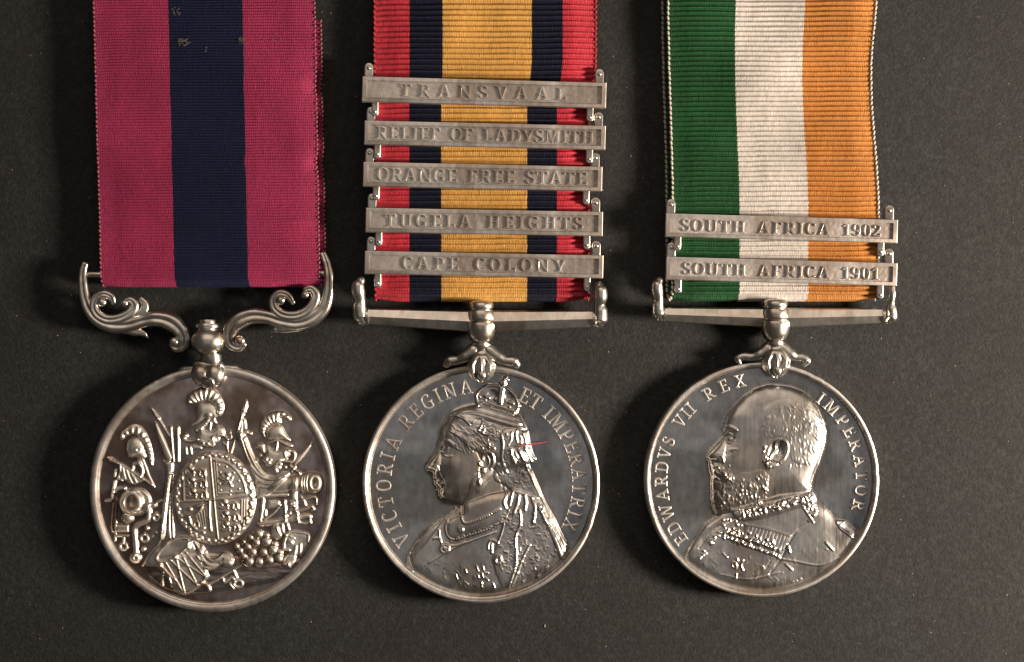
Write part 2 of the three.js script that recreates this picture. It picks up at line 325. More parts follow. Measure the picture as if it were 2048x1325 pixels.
// ------------------------------------------------------------------ clasps
function clasp(parent, text, cx, cy, w, h, deg, x0, x1, capH, y, label, ears) {
  const C = sub('clasp', parent, label), a = deg * Math.PI / 180, put = (g) => { g.rotateY(-a); g.translate(cx, 0, cy); return g; };
  const rect = (hw, hh) => [[-hw, -hh], [hw, -hh], [hw, hh], [-hw, hh]];
  mesh('frame', put(cut(rect(w / 2, h / 2), y, y + 13, 1.8, [rect(w / 2 - 7, h / 2 - 5.5)])), M.clasp, C);
  const pg = new THREE.PlaneGeometry(w - 9, h - 7, 160, 18); pg.rotateX(-Math.PI / 2); pg.translate(0, y + 9, 0);
  const pp = pg.attributes.position; for (let i = 0; i < pp.count; i++) pp.setY(i, pp.getY(i) + 0.6 * (fbm(pp.getX(i) / 4 + cx, pp.getZ(i) / 4 + cy, 31, 2) - 0.5)); pg.computeVertexNormals();
  mesh('plate', put(planarUV(pg)), M.plate, C);
  const bk = new RoundedBoxGeometry(w - 8, 4, h - 8, 2, 1); bk.translate(0, y + 5.4, 0); mesh('backing', put(planarUV(bk)), M.clasp, C);
  const chars = [...text], gs = chars.map((c) => c === ' ' ? null : glyph(slab, c, capH, 2.5, 0.8, 0.98, 1.25)), wid = gs.map((g, i) => g ? new THREE.Box3().setFromBufferAttribute(g.attributes.position).getSize(new THREE.Vector3()).x : capH * 0.62);
  const gap = (x1 - x0 - wid.reduce((p, q) => p + q, 0)) / (chars.length - 1); let x = x0 - cx;
  gs.forEach((g, i) => { if (g) { g.translate(x + wid[i] / 2, y + 8.6, capH / 2); mesh('letter', put(planarUV(g)), M.claspLetter, C); } x += wid[i] + gap; });
  for (const [dx, z0, z1, hw, yy, th] of ears) {                 // the lugs that the rivets pass through
    const o = []; for (let i = 0; i <= 8; i++) { const b = Math.PI * i / 8; o.push([dx + hw * Math.cos(b), z0 - hw * Math.sin(b)]); } for (let i = 0; i <= 8; i++) { const b = Math.PI * i / 8; o.push([dx - hw * Math.cos(b), z1 + hw * Math.sin(b)]); }
    const L = mesh('lug', put(cut(o, yy, yy + th, 2.2)), M.fitting, C); mesh('rivet', put(ball(dx, z0 < -h / 2 ? z0 + 2 : z1 - 2, yy + th, hw * 0.5, 2.4, hw * 0.5, 10)), M.fitting, C);
  }
  return C;
}
const lugs = (w, h, up, down) => [[-w / 2 + 11, -h / 2 - up, 0, 9, 16, 24], [w / 2 - 14, -h / 2 - up, 0, 9, 16, 24], [-w / 2 + 26, 0, h / 2 + down, 7, 26, 20], [w / 2 - 31, 0, h / 2 + down, 7, 26, 20]];

// ------------------------------------------------------------------ medal with the crimson and navy ribbon and the trophy of arms
{
  const T = thing('medal', 424, 979, 'silver medal with a trophy of arms on a crimson and navy blue ribbon', 'medal', 'three campaign medals side by side on the mat');
  const D = sub('disc', T); D.rotation.set(-0.012, 0, 0.0); D.position.y = 3 * S;
  const YF = 30, G = new Relief(424, 979, 230, YF);
  rim(D, 424, 979, [[0.1, 1], [238, 1], [244, 3], [246, 7], [246, 35], [244.8, 38.6], [242.5, 40.6], [239, 41.4], [235, 41.2], [232.5, 39.8], [231.4, 37], [230.4, 36.6], [229.2, 36], [228, 33.5], [227, 29.5], [225, 28]], 2);
  const F = (name, label) => G.id(name, label);
  // ground at the foot of the trophy
  let q = F('ground'); G.poly(q, [[292, 1140], [330, 1118], [400, 1108], [480, 1116], [560, 1128], [598, 1120], [585, 1146], [540, 1166], [470, 1178], [400, 1188], [345, 1184], [310, 1165]], 3, 10, { tex: (x, y) => 1.6 * (fbm(x / 22, y / 6, 3, 3) - 0.5) });
  // left group
  q = F('column'); G.poly(q, [[226, 1002], [234, 1002], [233, 1045], [228, 1066], [221, 1060], [222, 1030]], 4, 5);
  q = F('flag'); G.poly(q, [[238, 931], [262, 944], [288, 960], [277, 966], [264, 970], [250, 963], [241, 952]], 4, 6); for (const l of [[[244, 936], [247, 948], [250, 961]], [[252, 941], [257, 955], [263, 968]], [[262, 948], [268, 958], [272, 966]]]) G.line(q, l, 2, 2.4);
  G.line(q, [[239, 931], [239, 946], [236, 957], [243, 962]], 2.2, 4); G.line(q, [[230, 942], [228, 955]], 2.2, 3); G.dome(q, 236, 959, 4, 3); G.dome(q, 242, 961, 3.4, 3);
  q = F('spear'); G.line(q, [[222, 921], [241, 930], [270, 948], [303, 971]], 2, 5.5); G.poly(q, [[212, 916], [221, 915], [236, 926], [240, 931], [230, 929], [219, 925]], 6, 4, { sharp: true });
  q = F('helmet', 'small crested helmet beside the shield'); G.poly(q, [[254, 886], [262, 877], [274, 876], [283, 885], [289, 900], [293, 916], [282, 921], [270, 916], [258, 915], [252, 900]], 9, 14); G.ring(q, 277, 901, 5, 5, 2, 3); G.line(q, [[256, 913], [268, 908], [280, 904]], 2, 2.6); G.line(q, [[264, 939], [266, 931], [274, 927], [281, 933], [284, 944], [281, 953]], 3, 5); G.line(q, [[284, 920], [290, 935], [296, 952], [307, 975]], 2.2, 3); G.line(q, [[278, 922], [280, 930]], 5, 4);
  q = F('crest'); { const o = [[239, 879], [241, 868], [248, 861], [262, 852], [275, 852], [287, 862], [295, 876], [301, 893], [305, 915], [304, 933], [298, 925], [295, 908], [290, 894], [283, 882], [274, 873], [262, 871], [250, 874], [244, 881]]; G.poly(q, o, 8, 8, { tex: (x, y) => 2.6 * Math.sin(Math.atan2(y - 905, x - 266) * 22) * 0.7 }); }
  q = F('mortar', 'squat mortar with a wide open bore'); G.dome(q, 273, 1006, 29, 6, 28); G.ring(q, 275, 1005, 23, 24, 4, 3); G.dome(q, 262, 1007, 25, 8, 26); G.poly(q, [[244, 1018], [280, 1018], [276, 1028], [270, 1033], [260, 1026]], 4, 5); G.ring(q, 262, 1005, 19, 21, 6, 4); G.dome(null, 262, 1006, 12.5, -17, 15.5);
  q = F('hook'); G.line(q, [[229, 964], [225, 985], [222, 1000], [211, 1003]], 2.6, 5); G.line(q, [[228, 986], [234, 979], [247, 978]], 3.6, 5); G.dome(q, 248, 978, 4, 3);
  q = F('shell', 'round shell with a fuse hole'); G.dome(q, 254, 1037, 13, 11, 12); G.dome(null, 244.5, 1037, 3.6, -9);
  q = F('chest'); G.poly(q, [[230, 1049], [257, 1051], [258, 1067], [231, 1066]], 6, 4, { sharp: true }); G.line(q, [[232, 1063], [257, 1064]], 1.3, 2); G.line(q, [[231, 1049], [229, 1083]], 1.6, 3); G.line(q, [[233, 1073], [252, 1073]], 2.4, 3.5); G.ring(q, 246, 1094, 7, 7, 2.2, 3.5); G.dome(q, 255, 1074, 3, 3); G.line(q, [[246, 1078], [245, 1088]], 2.6, 3); G.line(q, [[248, 1090], [256, 1098]], 2, 2);
  q = F('bomb_cart'); G.line(q, [[322, 1003], [314, 1006], [309, 1012]], 2.6, 4); G.line(q, [[309, 1012], [299, 1013], [297, 1026], [294, 1041], [277, 1050], [268, 1060], [270, 1085], [271, 1108]], 5.4, 7.5);
  q = F('shell'); G.dome(q, 270, 1117, 12, 10, 10.5); G.dome(null, 271.5, 1117, 3.2, -8);
  q = F('grenade'); G.ring(q, 312, 1037, 6, 6.5, 2.3, 4.5); G.dome(q, 312, 1029, 4, 5);
  for (const [x, y, r] of [[293, 1058, 5], [286, 1100, 5], [304, 1076, 3.6], [311, 1068, 2.6]]) { q = F('shot'); G.dome(q, x, y, r, r * 1.2); }
  q = F('grenade'); G.ring(q, 288, 1078, 7.2, 7, 2.3, 4.5); G.dome(q, 288, 1069, 3, 4);
  q = F('musket'); G.poly(q, [[334, 946], [343, 946], [340, 975], [336, 1005], [331, 1040], [328, 1074], [320, 1082], [321, 1050], [326, 1005]], 6, 5); for (const d of [-3, 0.5, 4]) G.line(q, [[337 + d, 950], [331 + d, 1010], [325 + d * 0.7, 1066]], 1.1, 2); G.line(q, [[326, 1062], [318, 1087], [303, 1106], [284, 1132]], 2.2, 5); G.poly(q, [[318, 1090], [316, 1108], [318, 1132], [300, 1134], [290, 1130], [302, 1110]], 3, 8);
  q = F('musket'); G.line(q, [[346, 948], [344, 1000], [346, 1076]], 1.9, 4.5); G.line(q, [[340, 990], [338, 1040], [340, 1078]], 2, 4); G.line(q, [[325, 1050], [324, 1080]], 1.6, 3);
  q = F('collar'); G.poly(q, [[326, 923], [346, 926], [346, 950], [333, 950], [332, 934]], 6, 4, { sharp: true }); G.line(q, [[326, 924], [330, 934]], 1.6, 2.4); G.line(q, [[333, 947], [345, 948]], 1.5, 2.5);
  q = F('bayonet'); G.poly(q, [[307, 845], [312, 848], [328, 880], [345, 917], [339, 926], [332, 921], [319, 885]], 6, 4.5, { sharp: true }); 
  q = F('bayonet'); G.line(q, [[341, 856], [344, 890], [347.5, 924]], 2.3, 6); q = F('bayonet'); G.line(q, [[355, 856], [356, 890], [356, 924]], 2.5, 6);
  q = F('spear'); G.line(q, [[315, 837], [338, 873]], 1.9, 4.5); G.poly(q, [[300, 817], [309, 824], [316, 834], [314, 840], [307, 833]], 6, 3, { sharp: true }); G.dome(q, 316, 838, 3.4, 3);
  // banner and right group
  q = F('banner', 'draped banner hanging in folds from its spear'); G.poly(q, [[480, 842], [488, 866], [496, 884], [503, 903], [513, 925], [526, 946], [541, 956], [555, 952], [567, 945], [579, 948], [572, 956], [560, 966], [549, 979], [531, 990], [517, 998], [513, 985], [509, 958], [499, 930], [487, 905], [477, 885], [472, 872]], 5, 9);
  for (const l of [[[479, 862], [486, 890], [494, 915], [506, 938], [521, 953], [546, 960], [574, 950]], [[488, 880], [498, 905], [512, 933], [528, 950], [545, 955]], [[500, 932], [508, 950], [522, 965], [546, 968], [571, 955]], [[513, 970], [530, 975], [552, 968], [566, 958]], [[516, 996], [533, 990], [552, 976], [572, 957]]]) G.line(q, l, 3, 4, { taper: 0.4 });
  q = F('spear'); G.line(q, [[483, 833], [474, 865], [461, 907]], 2, 5); G.poly(q, [[492.5, 800], [494, 814], [490, 827], [482, 825], [481.5, 819], [487, 811]], 7, 4, { sharp: true }); G.dome(q, 484, 830, 4, 5);
  q = F('tassel'); G.line(q, [[483, 836], [488, 843], [490, 857], [494, 864], [499, 868]], 2.3, 5); G.dome(q, 493, 865, 4.4, 5); G.dome(q, 500, 868, 3.4, 4); G.line(q, [[481, 838], [484, 850], [483, 867]], 2, 4); G.dome(q, 483, 871, 4.4, 5); G.dome(q, 489, 878, 3.8, 4); G.dome(q, 481, 879, 3.2, 4);
  q = F('cuirass', 'breastplate with scroll ends above the shield'); G.poly(q, [[402, 856], [410, 862], [420, 864], [430, 858], [434, 853], [445, 856], [450, 868], [446, 873], [436, 876], [428, 888], [415, 893], [400, 891], [393, 881], [396, 868]], 8, 9); G.line(q, [[395, 880], [385, 882], [374, 883], [368, 878], [371, 871]], 2.8, 5.5); G.dome(q, 372, 873, 4, 4); G.line(q, [[436, 871], [447, 872], [455, 879], [462, 877], [460, 865]], 2.8, 5.5); for (const [x, y, r] of [[403, 887, 4], [411, 889, 4], [431, 878, 5.5], [422, 888, 5]]) G.ring(q, x, y, r, r, 2, 3.2); for (const l of [[[371, 897], [372, 909]], [[380, 895], [382, 909]], [[455, 880], [453, 892], [456, 906]], [[446, 888], [450, 890]]]) G.line(q, l, 2, 3.5); G.line(q, [[386, 895], [400, 897]], 3, 3);
  q = F('helmet', 'crested helmet at the top of the trophy'); G.poly(q, [[398, 809], [411, 806], [424, 808], [433, 818], [436, 829], [430, 837], [418, 837], [408, 839], [400, 844], [383, 852], [382, 849], [391, 842], [394, 830], [392, 820]], 10, 15); G.poly(q, [[422, 842], [428, 836], [433, 848], [425, 846]], 5, 3, { sharp: true }); G.line(q, [[417, 838], [408, 851], [392, 862]], 3.6, 5); for (let i = 0; i < 6; i++) G.line(null, [[410 - 3 * i - 3, 844 + 3.4 * i - 2], [413 - 3 * i, 848 + 3.4 * i]], 0.9, -1.6); G.dome(q, 418, 832, 5.4, 5); G.line(q, [[420, 846], [419, 862]], 1.6, 4);
  q = F('crest'); G.poly(q, [[374, 808], [374, 797], [378, 789], [390, 780], [405, 777], [420, 778], [433, 784], [441, 796], [446, 810], [445, 823], [438, 834], [433, 828], [432, 815], [425, 807], [412, 802], [400, 804], [393, 807], [385, 808], [378, 809]], 10, 10, { tex: (x, y) => 2.2 * Math.sin(Math.atan2(y - 826, x - 408) * 24) }); G.line(q, [[400, 803], [413, 801], [426, 806], [434, 817]], 1.5, 2);
  q = F('helmet', 'crested helmet above the cannon barrel'); G.poly(q, [[533, 873], [532, 864], [540, 855], [552, 850], [562, 852], [568, 863], [574, 873], [580, 882], [573, 881], [560, 878], [548, 879], [537, 880]], 10, 13); G.poly(q, [[536, 887], [552, 880], [566, 884], [583, 891], [581, 895], [566, 891], [555, 884], [545, 885]], 5, 3.5); G.line(q, [[554, 885], [552, 902]], 1.5, 4);
  q = F('crest'); G.poly(q, [[532, 878], [524, 871], [520, 857], [523, 842], [532, 831], [546, 825], [562, 823], [574, 828], [581, 838], [578, 843], [568, 836], [560, 837], [560, 847], [547, 848], [537, 854], [531, 862], [530, 870]], 10, 8, { tex: (x, y) => 2 * Math.sin(Math.atan2(y - 868, x - 552) * 24) }); G.line(q, [[532, 866], [539, 855], [549, 848], [560, 846]], 1.5, 2);
  q = F('cuirass'); G.poly(q, [[534, 893], [545, 900], [556, 903], [567, 898], [579, 900], [576, 915], [561, 923], [549, 929], [537, 931], [529, 918], [531, 905]], 8, 9); G.line(q, [[578, 902], [587, 906], [589, 915], [584, 925], [572, 924], [560, 923], [552, 929]], 2.5, 5); G.poly(q, [[507, 897], [515, 889], [526, 889], [531, 902], [528, 909], [521, 903], [517, 898], [511, 899]], 7, 5); for (const [x, y, r] of [[530, 920, 6], [536, 928, 6], [551, 937, 4.4], [557, 936, 4], [560, 930, 3.6], [551, 943, 4.4], [570, 936, 3], [520, 912, 4], [514, 922, 3.5], [541, 921, 3]]) G.dome(q, x, y, r, r * 0.9); G.line(q, [[569, 905], [572, 918]], 2.4, 3);
  q = F('sword'); G.poly(q, [[624, 885], [620, 896], [604, 917], [589, 933], [587, 928], [598, 911], [612, 896]], 5, 5, { sharp: true }); G.line(q, [[580, 933], [587, 939], [597, 946]], 2.4, 5); G.line(q, [[582, 945], [590, 935]], 1.6, 4); G.dome(q, 599, 949, 3.8, 5);
  q = F('cannon', 'cannon barrel with a banded muzzle'); G.poly(q, [[556, 955], [588, 954], [602, 951], [622, 945], [638, 950], [645, 967], [639, 984], [625, 988], [602, 984], [586, 983], [548, 986], [545, 978]], 11, 17); for (const x of [604, 609, 614]) G.line(q, [[x + 1, 949], [x - 1, 967], [x + 1, 986]], 1.9, 2.6); G.ring(q, 630, 967, 10, 15, 4, 3.5); G.dome(null, 630, 967, 6, -10, 10);
  q = F('strap'); G.poly(q, [[585, 953], [595, 952], [594, 975], [592, 990], [592, 1002], [582, 1002], [582, 985], [584, 970]], 5, 2.5, { sharp: true }); G.line(q, [[594, 953], [592, 1000]], 1.2, 2);
  q = F('musket'); G.poly(q, [[514, 1048], [540, 1042], [566, 1038], [594, 1034], [596, 1041], [568, 1048], [522, 1054]], 6, 4); G.line(q, [[520, 1046], [566, 1039], [600, 1034]], 1.2, 2);
  q = F('musket'); G.poly(q, [[597, 1033], [609, 1028], [621, 1031], [622, 1039], [612, 1038], [600, 1039]], 5, 4); G.line(q, [[597, 1045], [608, 1049], [619, 1044]], 2, 4); G.line(q, [[619, 1040], [621, 1048]], 2, 4);
  q = F('musket'); G.line(q, [[592, 1024], [608, 1020], [623, 1014]], 2.4, 5); G.line(q, [[623, 1014], [627, 1020], [622, 1023]], 2.2, 4);
  q = F('sling'); G.line(q, [[588, 1012], [593, 1024], [595, 1034], [596, 1047]], 2.3, 5); G.line(q, [[579, 1029], [582, 1022], [590, 1022]], 2.4, 5);
  q = F('pistol'); G.line(q, [[601, 995], [607, 1003], [610, 1012]], 2.2, 5); G.line(q, [[607, 1001], [620, 996], [631, 997], [633, 1010]], 2.2, 5); G.dome(q, 633, 1010, 3, 4);
  q = F('buckle'); G.poly(q, [[579, 1003], [590, 1003], [590, 1016], [580, 1016]], 4, 2.5, { sharp: true }); G.ring(q, 585, 1009, 3, 4, 1.4, 2); G.line(q, [[592, 1000], [592, 1018]], 1.7, 4);
  q = F('rod'); G.line(q, [[526, 999], [523, 1028], [520, 1042]], 3, 4.5); G.line(q, [[528, 1041], [545, 1029], [561, 1011]], 1.7, 4.5); G.line(q, [[517, 998], [540, 993], [575, 991]], 2.8, 4);
  q = F('strap'); G.line(q, [[569, 1003], [570, 1020], [571, 1045]], 2.7, 5); G.dome(q, 570, 1033, 5, 4); G.poly(q, [[538, 1003], [558, 1003], [560, 1012], [546, 1018], [532, 1020]], 4, 4, { sharp: true }); G.line(q, [[530, 1022], [530, 1032]], 2.4, 4);
  q = F('pouch'); G.poly(q, [[543, 1055], [557, 1053], [561, 1064], [564, 1073], [553, 1081], [545, 1075]], 6, 5); G.line(q, [[553, 1054], [556, 1063]], 2.2, 3); G.line(q, [[564, 1051], [566, 1064], [572, 1072]], 2.2, 4); G.line(q, [[574, 1050], [577, 1060]], 2.4, 4);
  q = F('flag'); G.poly(q, [[568, 1094], [569, 1084], [574, 1070], [581, 1064], [618, 1071], [618, 1090], [604, 1110], [590, 1112], [576, 1104]], 3, 8, { tex: (x, y) => 1.5 * (fbm(x / 7, y / 16, 8, 3) - 0.5) }); G.line(q, [[578, 1102], [568, 1098], [568, 1086], [573, 1071], [581, 1064], [600, 1066], [617, 1071], [616, 1086]], 2.4, 4.5); G.dome(q, 581, 1086, 6, 5); G.line(q, [[592, 1094], [590, 1110]], 2, 4); G.line(q, [[601, 1090], [600, 1114]], 1.8, 3); G.line(q, [[580, 1074], [588, 1078]], 2, 3);
  q = F('leaf'); G.poly(q, [[563, 1130], [574, 1112], [589, 1108], [592, 1122], [577, 1137]], 6, 7); G.line(q, [[577, 1126], [579, 1136]], 2.4, 4);
  // quartered shield
  q = F('shield', 'oval quartered shield with a chain border'); { const cx = 429, cy = 997, rot = -0.07; const el = (rx, ry, m = 64) => Array.from({ length: m }, (_, i) => { const a = i / m * 2 * Math.PI, u = rx * Math.cos(a), v = ry * Math.sin(a); return [cx + u * Math.cos(rot) - v * Math.sin(rot), cy + u * Math.sin(rot) + v * Math.cos(rot)]; });
    G.poly(q, el(82, 94), 7, 12, { sharp: true }); G.poly(q, el(69, 81), 2.5, 40, { sharp: true });
    const c = F('chain'); for (let i = 0; i < 68; i++) { const a = i / 68 * 2 * Math.PI, u = 75.5 * Math.cos(a), v = 87.5 * Math.sin(a), x = cx + u * Math.cos(rot) - v * Math.sin(rot), y = cy + u * Math.sin(rot) + v * Math.cos(rot), t = Math.atan2(87.5 * Math.cos(a), -75.5 * Math.sin(a)) + rot; G.dome(c, x + (i % 2 ? 2 : -2) * Math.cos(a), y + (i % 2 ? 2 : -2) * Math.sin(a), 5.2, 4, 3.3, t + (i % 2 ? 0.5 : -0.5)); }
    let d = F('cross_bar'); G.line(d, [[420.5, 913], [428, 990], [437, 1084]], 1.4, 2.2); G.line(d, [[359, 1004], [428, 1000], [501, 991]], 1.6, 2.6); G.line(d, [[427, 919], [434, 992]], 1.1, 1.4); G.line(d, [[432, 921], [438, 987]], 1.1, 1.4); G.line(d, [[430, 922], [455, 927], [476, 945], [488, 966], [493, 987]], 1.8, 3); G.line(d, [[438, 988], [470, 985], [492, 983]], 1.1, 2);
    const lion = (x, y, k = 1) => { const e = F('lion'); G.dome(e, x, y, 5.6 * k, 4.6); G.line(e, [[x + 5 * k, y + 4], [x + 15 * k, y + 3], [x + 21 * k, y + 1], [x + 27 * k, y + 6], [x + 28 * k, y + 13]], 2.2, 4); G.line(e, [[x - 10 * k, y + 13], [x - 2, y + 12], [x + 6 * k, y + 7]], 1.9, 3.4); G.line(e, [[x - 9 * k, y + 3], [x - 6 * k, y + 7]], 1.6, 3); G.line(e, [[x + 18 * k, y + 6], [x + 17 * k, y + 14], [x + 22 * k, y + 15]], 1.6, 3); G.line(e, [[x + 6, y + 8], [x + 5, y + 14]], 1.5, 2.6); };
    lion(383, 938); lion(385, 960); lion(387, 982); lion(451, 1004, 0.92); lion(453, 1027, 0.92); lion(454, 1048, 0.9);
    d = F('lion'); G.line(d, [[441, 957], [449, 960], [455, 956], [459, 949], [453, 947]], 2.3, 4); G.line(d, [[455, 957], [460, 964], [463, 972]], 2.2, 4); G.line(d, [[444, 950], [449, 956]], 1.6, 3); G.line(d, [[448, 968], [455, 964]], 1.8, 3); G.dome(d, 456, 949, 4, 3.6); G.dome(d, 464, 972, 3, 3.4); G.line(d, [[466, 955], [463, 962]], 1.6, 3);
    for (const [x, y] of [[438, 930], [453, 934], [468, 946], [478, 962], [479, 978], [442, 981], [441, 945], [461, 990], [440, 968], [462, 982]]) G.dome(d, x, y, 2.2, 2.4);
    d = F('harp'); G.line(d, [[379, 1034], [390, 1031], [401, 1021], [405, 1010], [394, 1014]], 3.2, 4); G.line(d, [[379, 1034], [384, 1050], [397, 1061], [409, 1056]], 2.6, 4); G.line(d, [[420, 1003], [420, 1030], [423, 1062]], 1.8, 3.4); G.line(d, [[408, 1010], [420, 1004]], 2, 3); G.dome(d, 381, 1019, 4.4, 4); G.ring(d, 394, 1049, 5, 6, 1.6, 2.4); for (let i = 0; i < 5; i++) G.line(d, [[393 + i * 5, 1032 - i * 4], [400 + i * 4, 1058 - i * 2]], 0.8, 1.6); G.dome(d, 408, 1066, 3, 3);
    for (const x of [366, 411]) G.line(null, [[x, 940], [x + 2, 1000]], 2.4, 1.4); for (const x of [484, 489, 494]) G.line(null, [[x, 1000], [x - 1, 1046]], 1.4, 1.5); }
  // drum
  q = F('drum', 'tilted side drum with rope tension lines'); G.poly(q, [[312, 1122], [340, 1094], [379, 1079], [398, 1112], [416, 1150], [399, 1172], [369, 1188], [350, 1179], [330, 1152]], 6, 6);
  for (const l of [[[353, 1115], [370, 1187]], [[366, 1111], [395, 1170]], [[373, 1106], [413, 1154]], [[341, 1120], [394, 1170]], [[332, 1125], [367, 1186]], [[353, 1115], [412, 1155]]]) G.line(q, l, 1.5, 2.6); G.line(q, [[349, 1180], [370, 1188], [399, 1172], [416, 1152]], 2.4, 4); G.dome(q, 397, 1171, 3.4, 3); G.line(q, [[322, 1131], [335, 1146], [350, 1160]], 2, 3); G.dome(q, 321, 1131, 4.8, 6);
  let e = F('drum_head'); { const p = []; for (let i = 0; i < 40; i++) { const a = i / 40 * 2 * Math.PI, u = 38 * Math.cos(a), v = 15.5 * Math.sin(a); p.push([346 + u * 0.84 + v * 0.54, 1100 - u * 0.54 + v * 0.84]); } { const lo = []; G.scan(300, 1060, 392, 1140, (k, x, y) => { if (Relief.dist(p, x, y, true)[2]) lo.push(k); }); for (const k of lo) { G.H[k] = 7; G.I[k] = e; } } G.ring(e, 346, 1100, 37.5, 15, 2.6, 6, -0.571); }
  G.dome(q, 352, 1113, 5.4, 6);
  q = F('drumstick'); G.line(q, [[326, 1146], [325, 1158], [324, 1171]], 3.2, 5); q = F('drumstick'); G.line(q, [[339, 1154], [343, 1174]], 2, 4);
  q = F('bag'); G.poly(q, [[405, 1091], [412, 1104], [418, 1115], [428, 1119], [438, 1113], [447, 1106], [458, 1107], [466, 1119], [464, 1133], [450, 1135], [440, 1128], [430, 1137], [420, 1142], [410, 1136], [403, 1121], [398, 1108], [401, 1094]], 7, 9); G.line(q, [[411, 1104], [418, 1117], [428, 1121], [440, 1114], [448, 1107], [459, 1109], [466, 1121]], 2, 3); G.line(q, [[410, 1136], [421, 1139], [432, 1133], [441, 1127]], 3, 3.5); G.line(null, [[404, 1108], [416, 1124], [432, 1128], [446, 1120]], 2.4, -3);
  q = F('bag_strap'); G.line(q, [[378, 1096], [379, 1088], [387, 1083], [393, 1090], [403, 1107]], 3.4, 7); G.line(q, [[396, 1112], [404, 1122]], 3, 4);
  q = F('rammer'); G.line(q, [[416, 1172], [450, 1151], [488, 1127]], 2, 6); G.line(q, [[404, 1166], [415, 1172], [419, 1181]], 3.6, 5); G.line(q, [[483, 1126], [491, 1131]], 2.6, 5);
  q = F('anchor'); G.line(q, [[446, 1159], [450, 1166], [464, 1156], [471, 1166]], 2, 4.5); G.ring(q, 476, 1169, 8.5, 7, 2.2, 4); G.line(q, [[468, 1144], [473, 1156]], 2.8, 5); G.line(q, [[460, 1170], [466, 1178]], 2.6, 3.5);
  // pile of shot
  const shots = [[533, 1072, 6.4], [501, 1076, 6], [549, 1090, 6], [487, 1085, 4], [473, 1093, 5.4], [560, 1106, 5.4], [495, 1094, 7], [480, 1102, 6.6], [487, 1113, 6.6], [518, 1069, 9], [512, 1086, 8.6], [533, 1085, 9], [505, 1105, 8.6], [527, 1105, 8], [546, 1101, 8.8], [499, 1124, 8.6], [519, 1124, 8], [539, 1121, 8.4], [558, 1118, 8]];
  { const b = F('pile_bed'); G.poly(b, [[470, 1090], [518, 1062], [552, 1082], [566, 1112], [556, 1126], [492, 1132], [476, 1112]], 2, 6); }
  G.scan(0, 0, 4096, 4096, (k, x, y) => { const d = Math.hypot(x - 424, y - 979) / 228; if (d < 1) G.H[k] += 5 * (1 - d * d); });   // the field is slightly convex
  G.blur(1); G.soften(6, 0.82);
  for (const [x, y, r] of shots) { q = F('cannonball'); G.scan(x - r - 2, y - r - 2, x + r + 2, y + r + 2, (k, px, py) => { const d = ((px - x) ** 2 + (py - y) ** 2) / (r * r); if (d < 1) { G.H[k] = 5 + r * 0.85 * Math.sqrt(1 - d); G.I[k] = q; } else if (d < 1.5 && G.names[G.I[k]] !== 'cannonball') G.H[k] = Math.min(G.H[k], 4); }); }
  G.build(D, M.discA, M.reliefA, 228, ['ground', 'pile_bed', 'column']);

  // claw and scroll suspender
  const sus = sub('suspender', T), Y = 33;
  mesh('ribbon_rod', rope([[172, 549, 22, 7], [415, 549, 22, 7], [648, 546, 22, 7]], { k: 4 }), M.fitting, sus);
  const ridge = (a) => (1.3 + 0.12 * Math.cos(2 * a)) * (1 - 0.3 * Math.exp(-(((a - Math.PI / 2) / 0.42) ** 2)));
  const scrolls = [
    [[167, 528, 30, 5], [163, 546, 31, 6], [164, 571, Y, 7], [168, 596, Y, 8], [178, 621, Y, 9.5], [197, 640, Y, 11], [222, 650, Y, 11.5], [255, 650, Y, 10.5], [284, 642, Y, 10], [312, 638, Y, 12], [340, 645, Y, 13.5], [359, 661, Y, 12], [366, 678, Y, 10], [362, 692, Y, 8], [350, 696, Y, 6.5], [342, 688, Y + 2, 5]],
    [[645, 508, 30, 5], [653, 530, 31, 6], [657, 556, Y, 7], [655, 590, Y, 8.5], [645, 618, Y, 10], [622, 638, Y, 11.5], [594, 647, Y, 11], [562, 643, Y, 10.5], [532, 634, Y, 10.5], [503, 632, Y, 12], [478, 641, Y, 13], [462, 656, Y, 12], [457, 675, Y, 10], [462, 690, Y, 8], [476, 696, Y, 6.5], [487, 688, Y + 2, 5]],
  ];
  for (const p of scrolls) mesh('scroll', rope(p, { k: 8, sides: 26, squash: 1.05, shape: ridge }), M.fitting, sus);
  for (const p of [
    [[226, 606, Y + 5, 4], [221, 594, Y + 6, 5.5], [206, 589, Y + 6, 6], [191, 598, Y + 5, 6.5], [187, 615, Y + 5, 7], [196, 631, Y + 6, 7.5], [216, 640, Y + 7, 7.5], [240, 637, Y + 7, 7.5], [260, 626, Y + 6, 7.5], [268, 612, Y + 5, 7], [261, 602, Y + 6, 6], [251, 603, Y + 7, 5]],
    [[585, 606, Y + 5, 4], [574, 591, Y + 6, 5.5], [558, 588, Y + 6, 6], [546, 600, Y + 5, 6.5], [549, 617, Y + 5, 7], [566, 630, Y + 6, 7.5], [592, 632, Y + 7, 7.5], [614, 622, Y + 7, 7.5], [628, 604, Y + 6, 7.5], [630, 588, Y + 5, 7], [621, 578, Y + 6, 6], [610, 581, Y + 7, 5]]]) mesh('scroll_leaf', rope(p, { k: 7, sides: 26, squash: 0.95, shape: ridge }), M.fitting, sus);
  for (const p of [[[272, 630, Y, 7], [286, 622, Y + 1, 6.5], [288, 608, Y + 1, 5.5], [280, 598, Y + 1, 4]], [[560, 632, Y, 7], [540, 622, Y, 5], [533, 612, Y, 3]].slice(0, 0), [[236, 652, Y - 2, 10], [262, 661, Y - 3, 8], [283, 667, Y - 3, 4.5], [292, 675, Y - 3, 1.5]], [[598, 652, Y - 2, 9], [570, 657, Y - 3, 7.5], [550, 660, Y - 3, 4.5], [541, 664, Y - 3, 1.6]]]) if (p.length) mesh('acanthus', rope(p, { k: 7, shape: ridge }), M.fitting, sus);
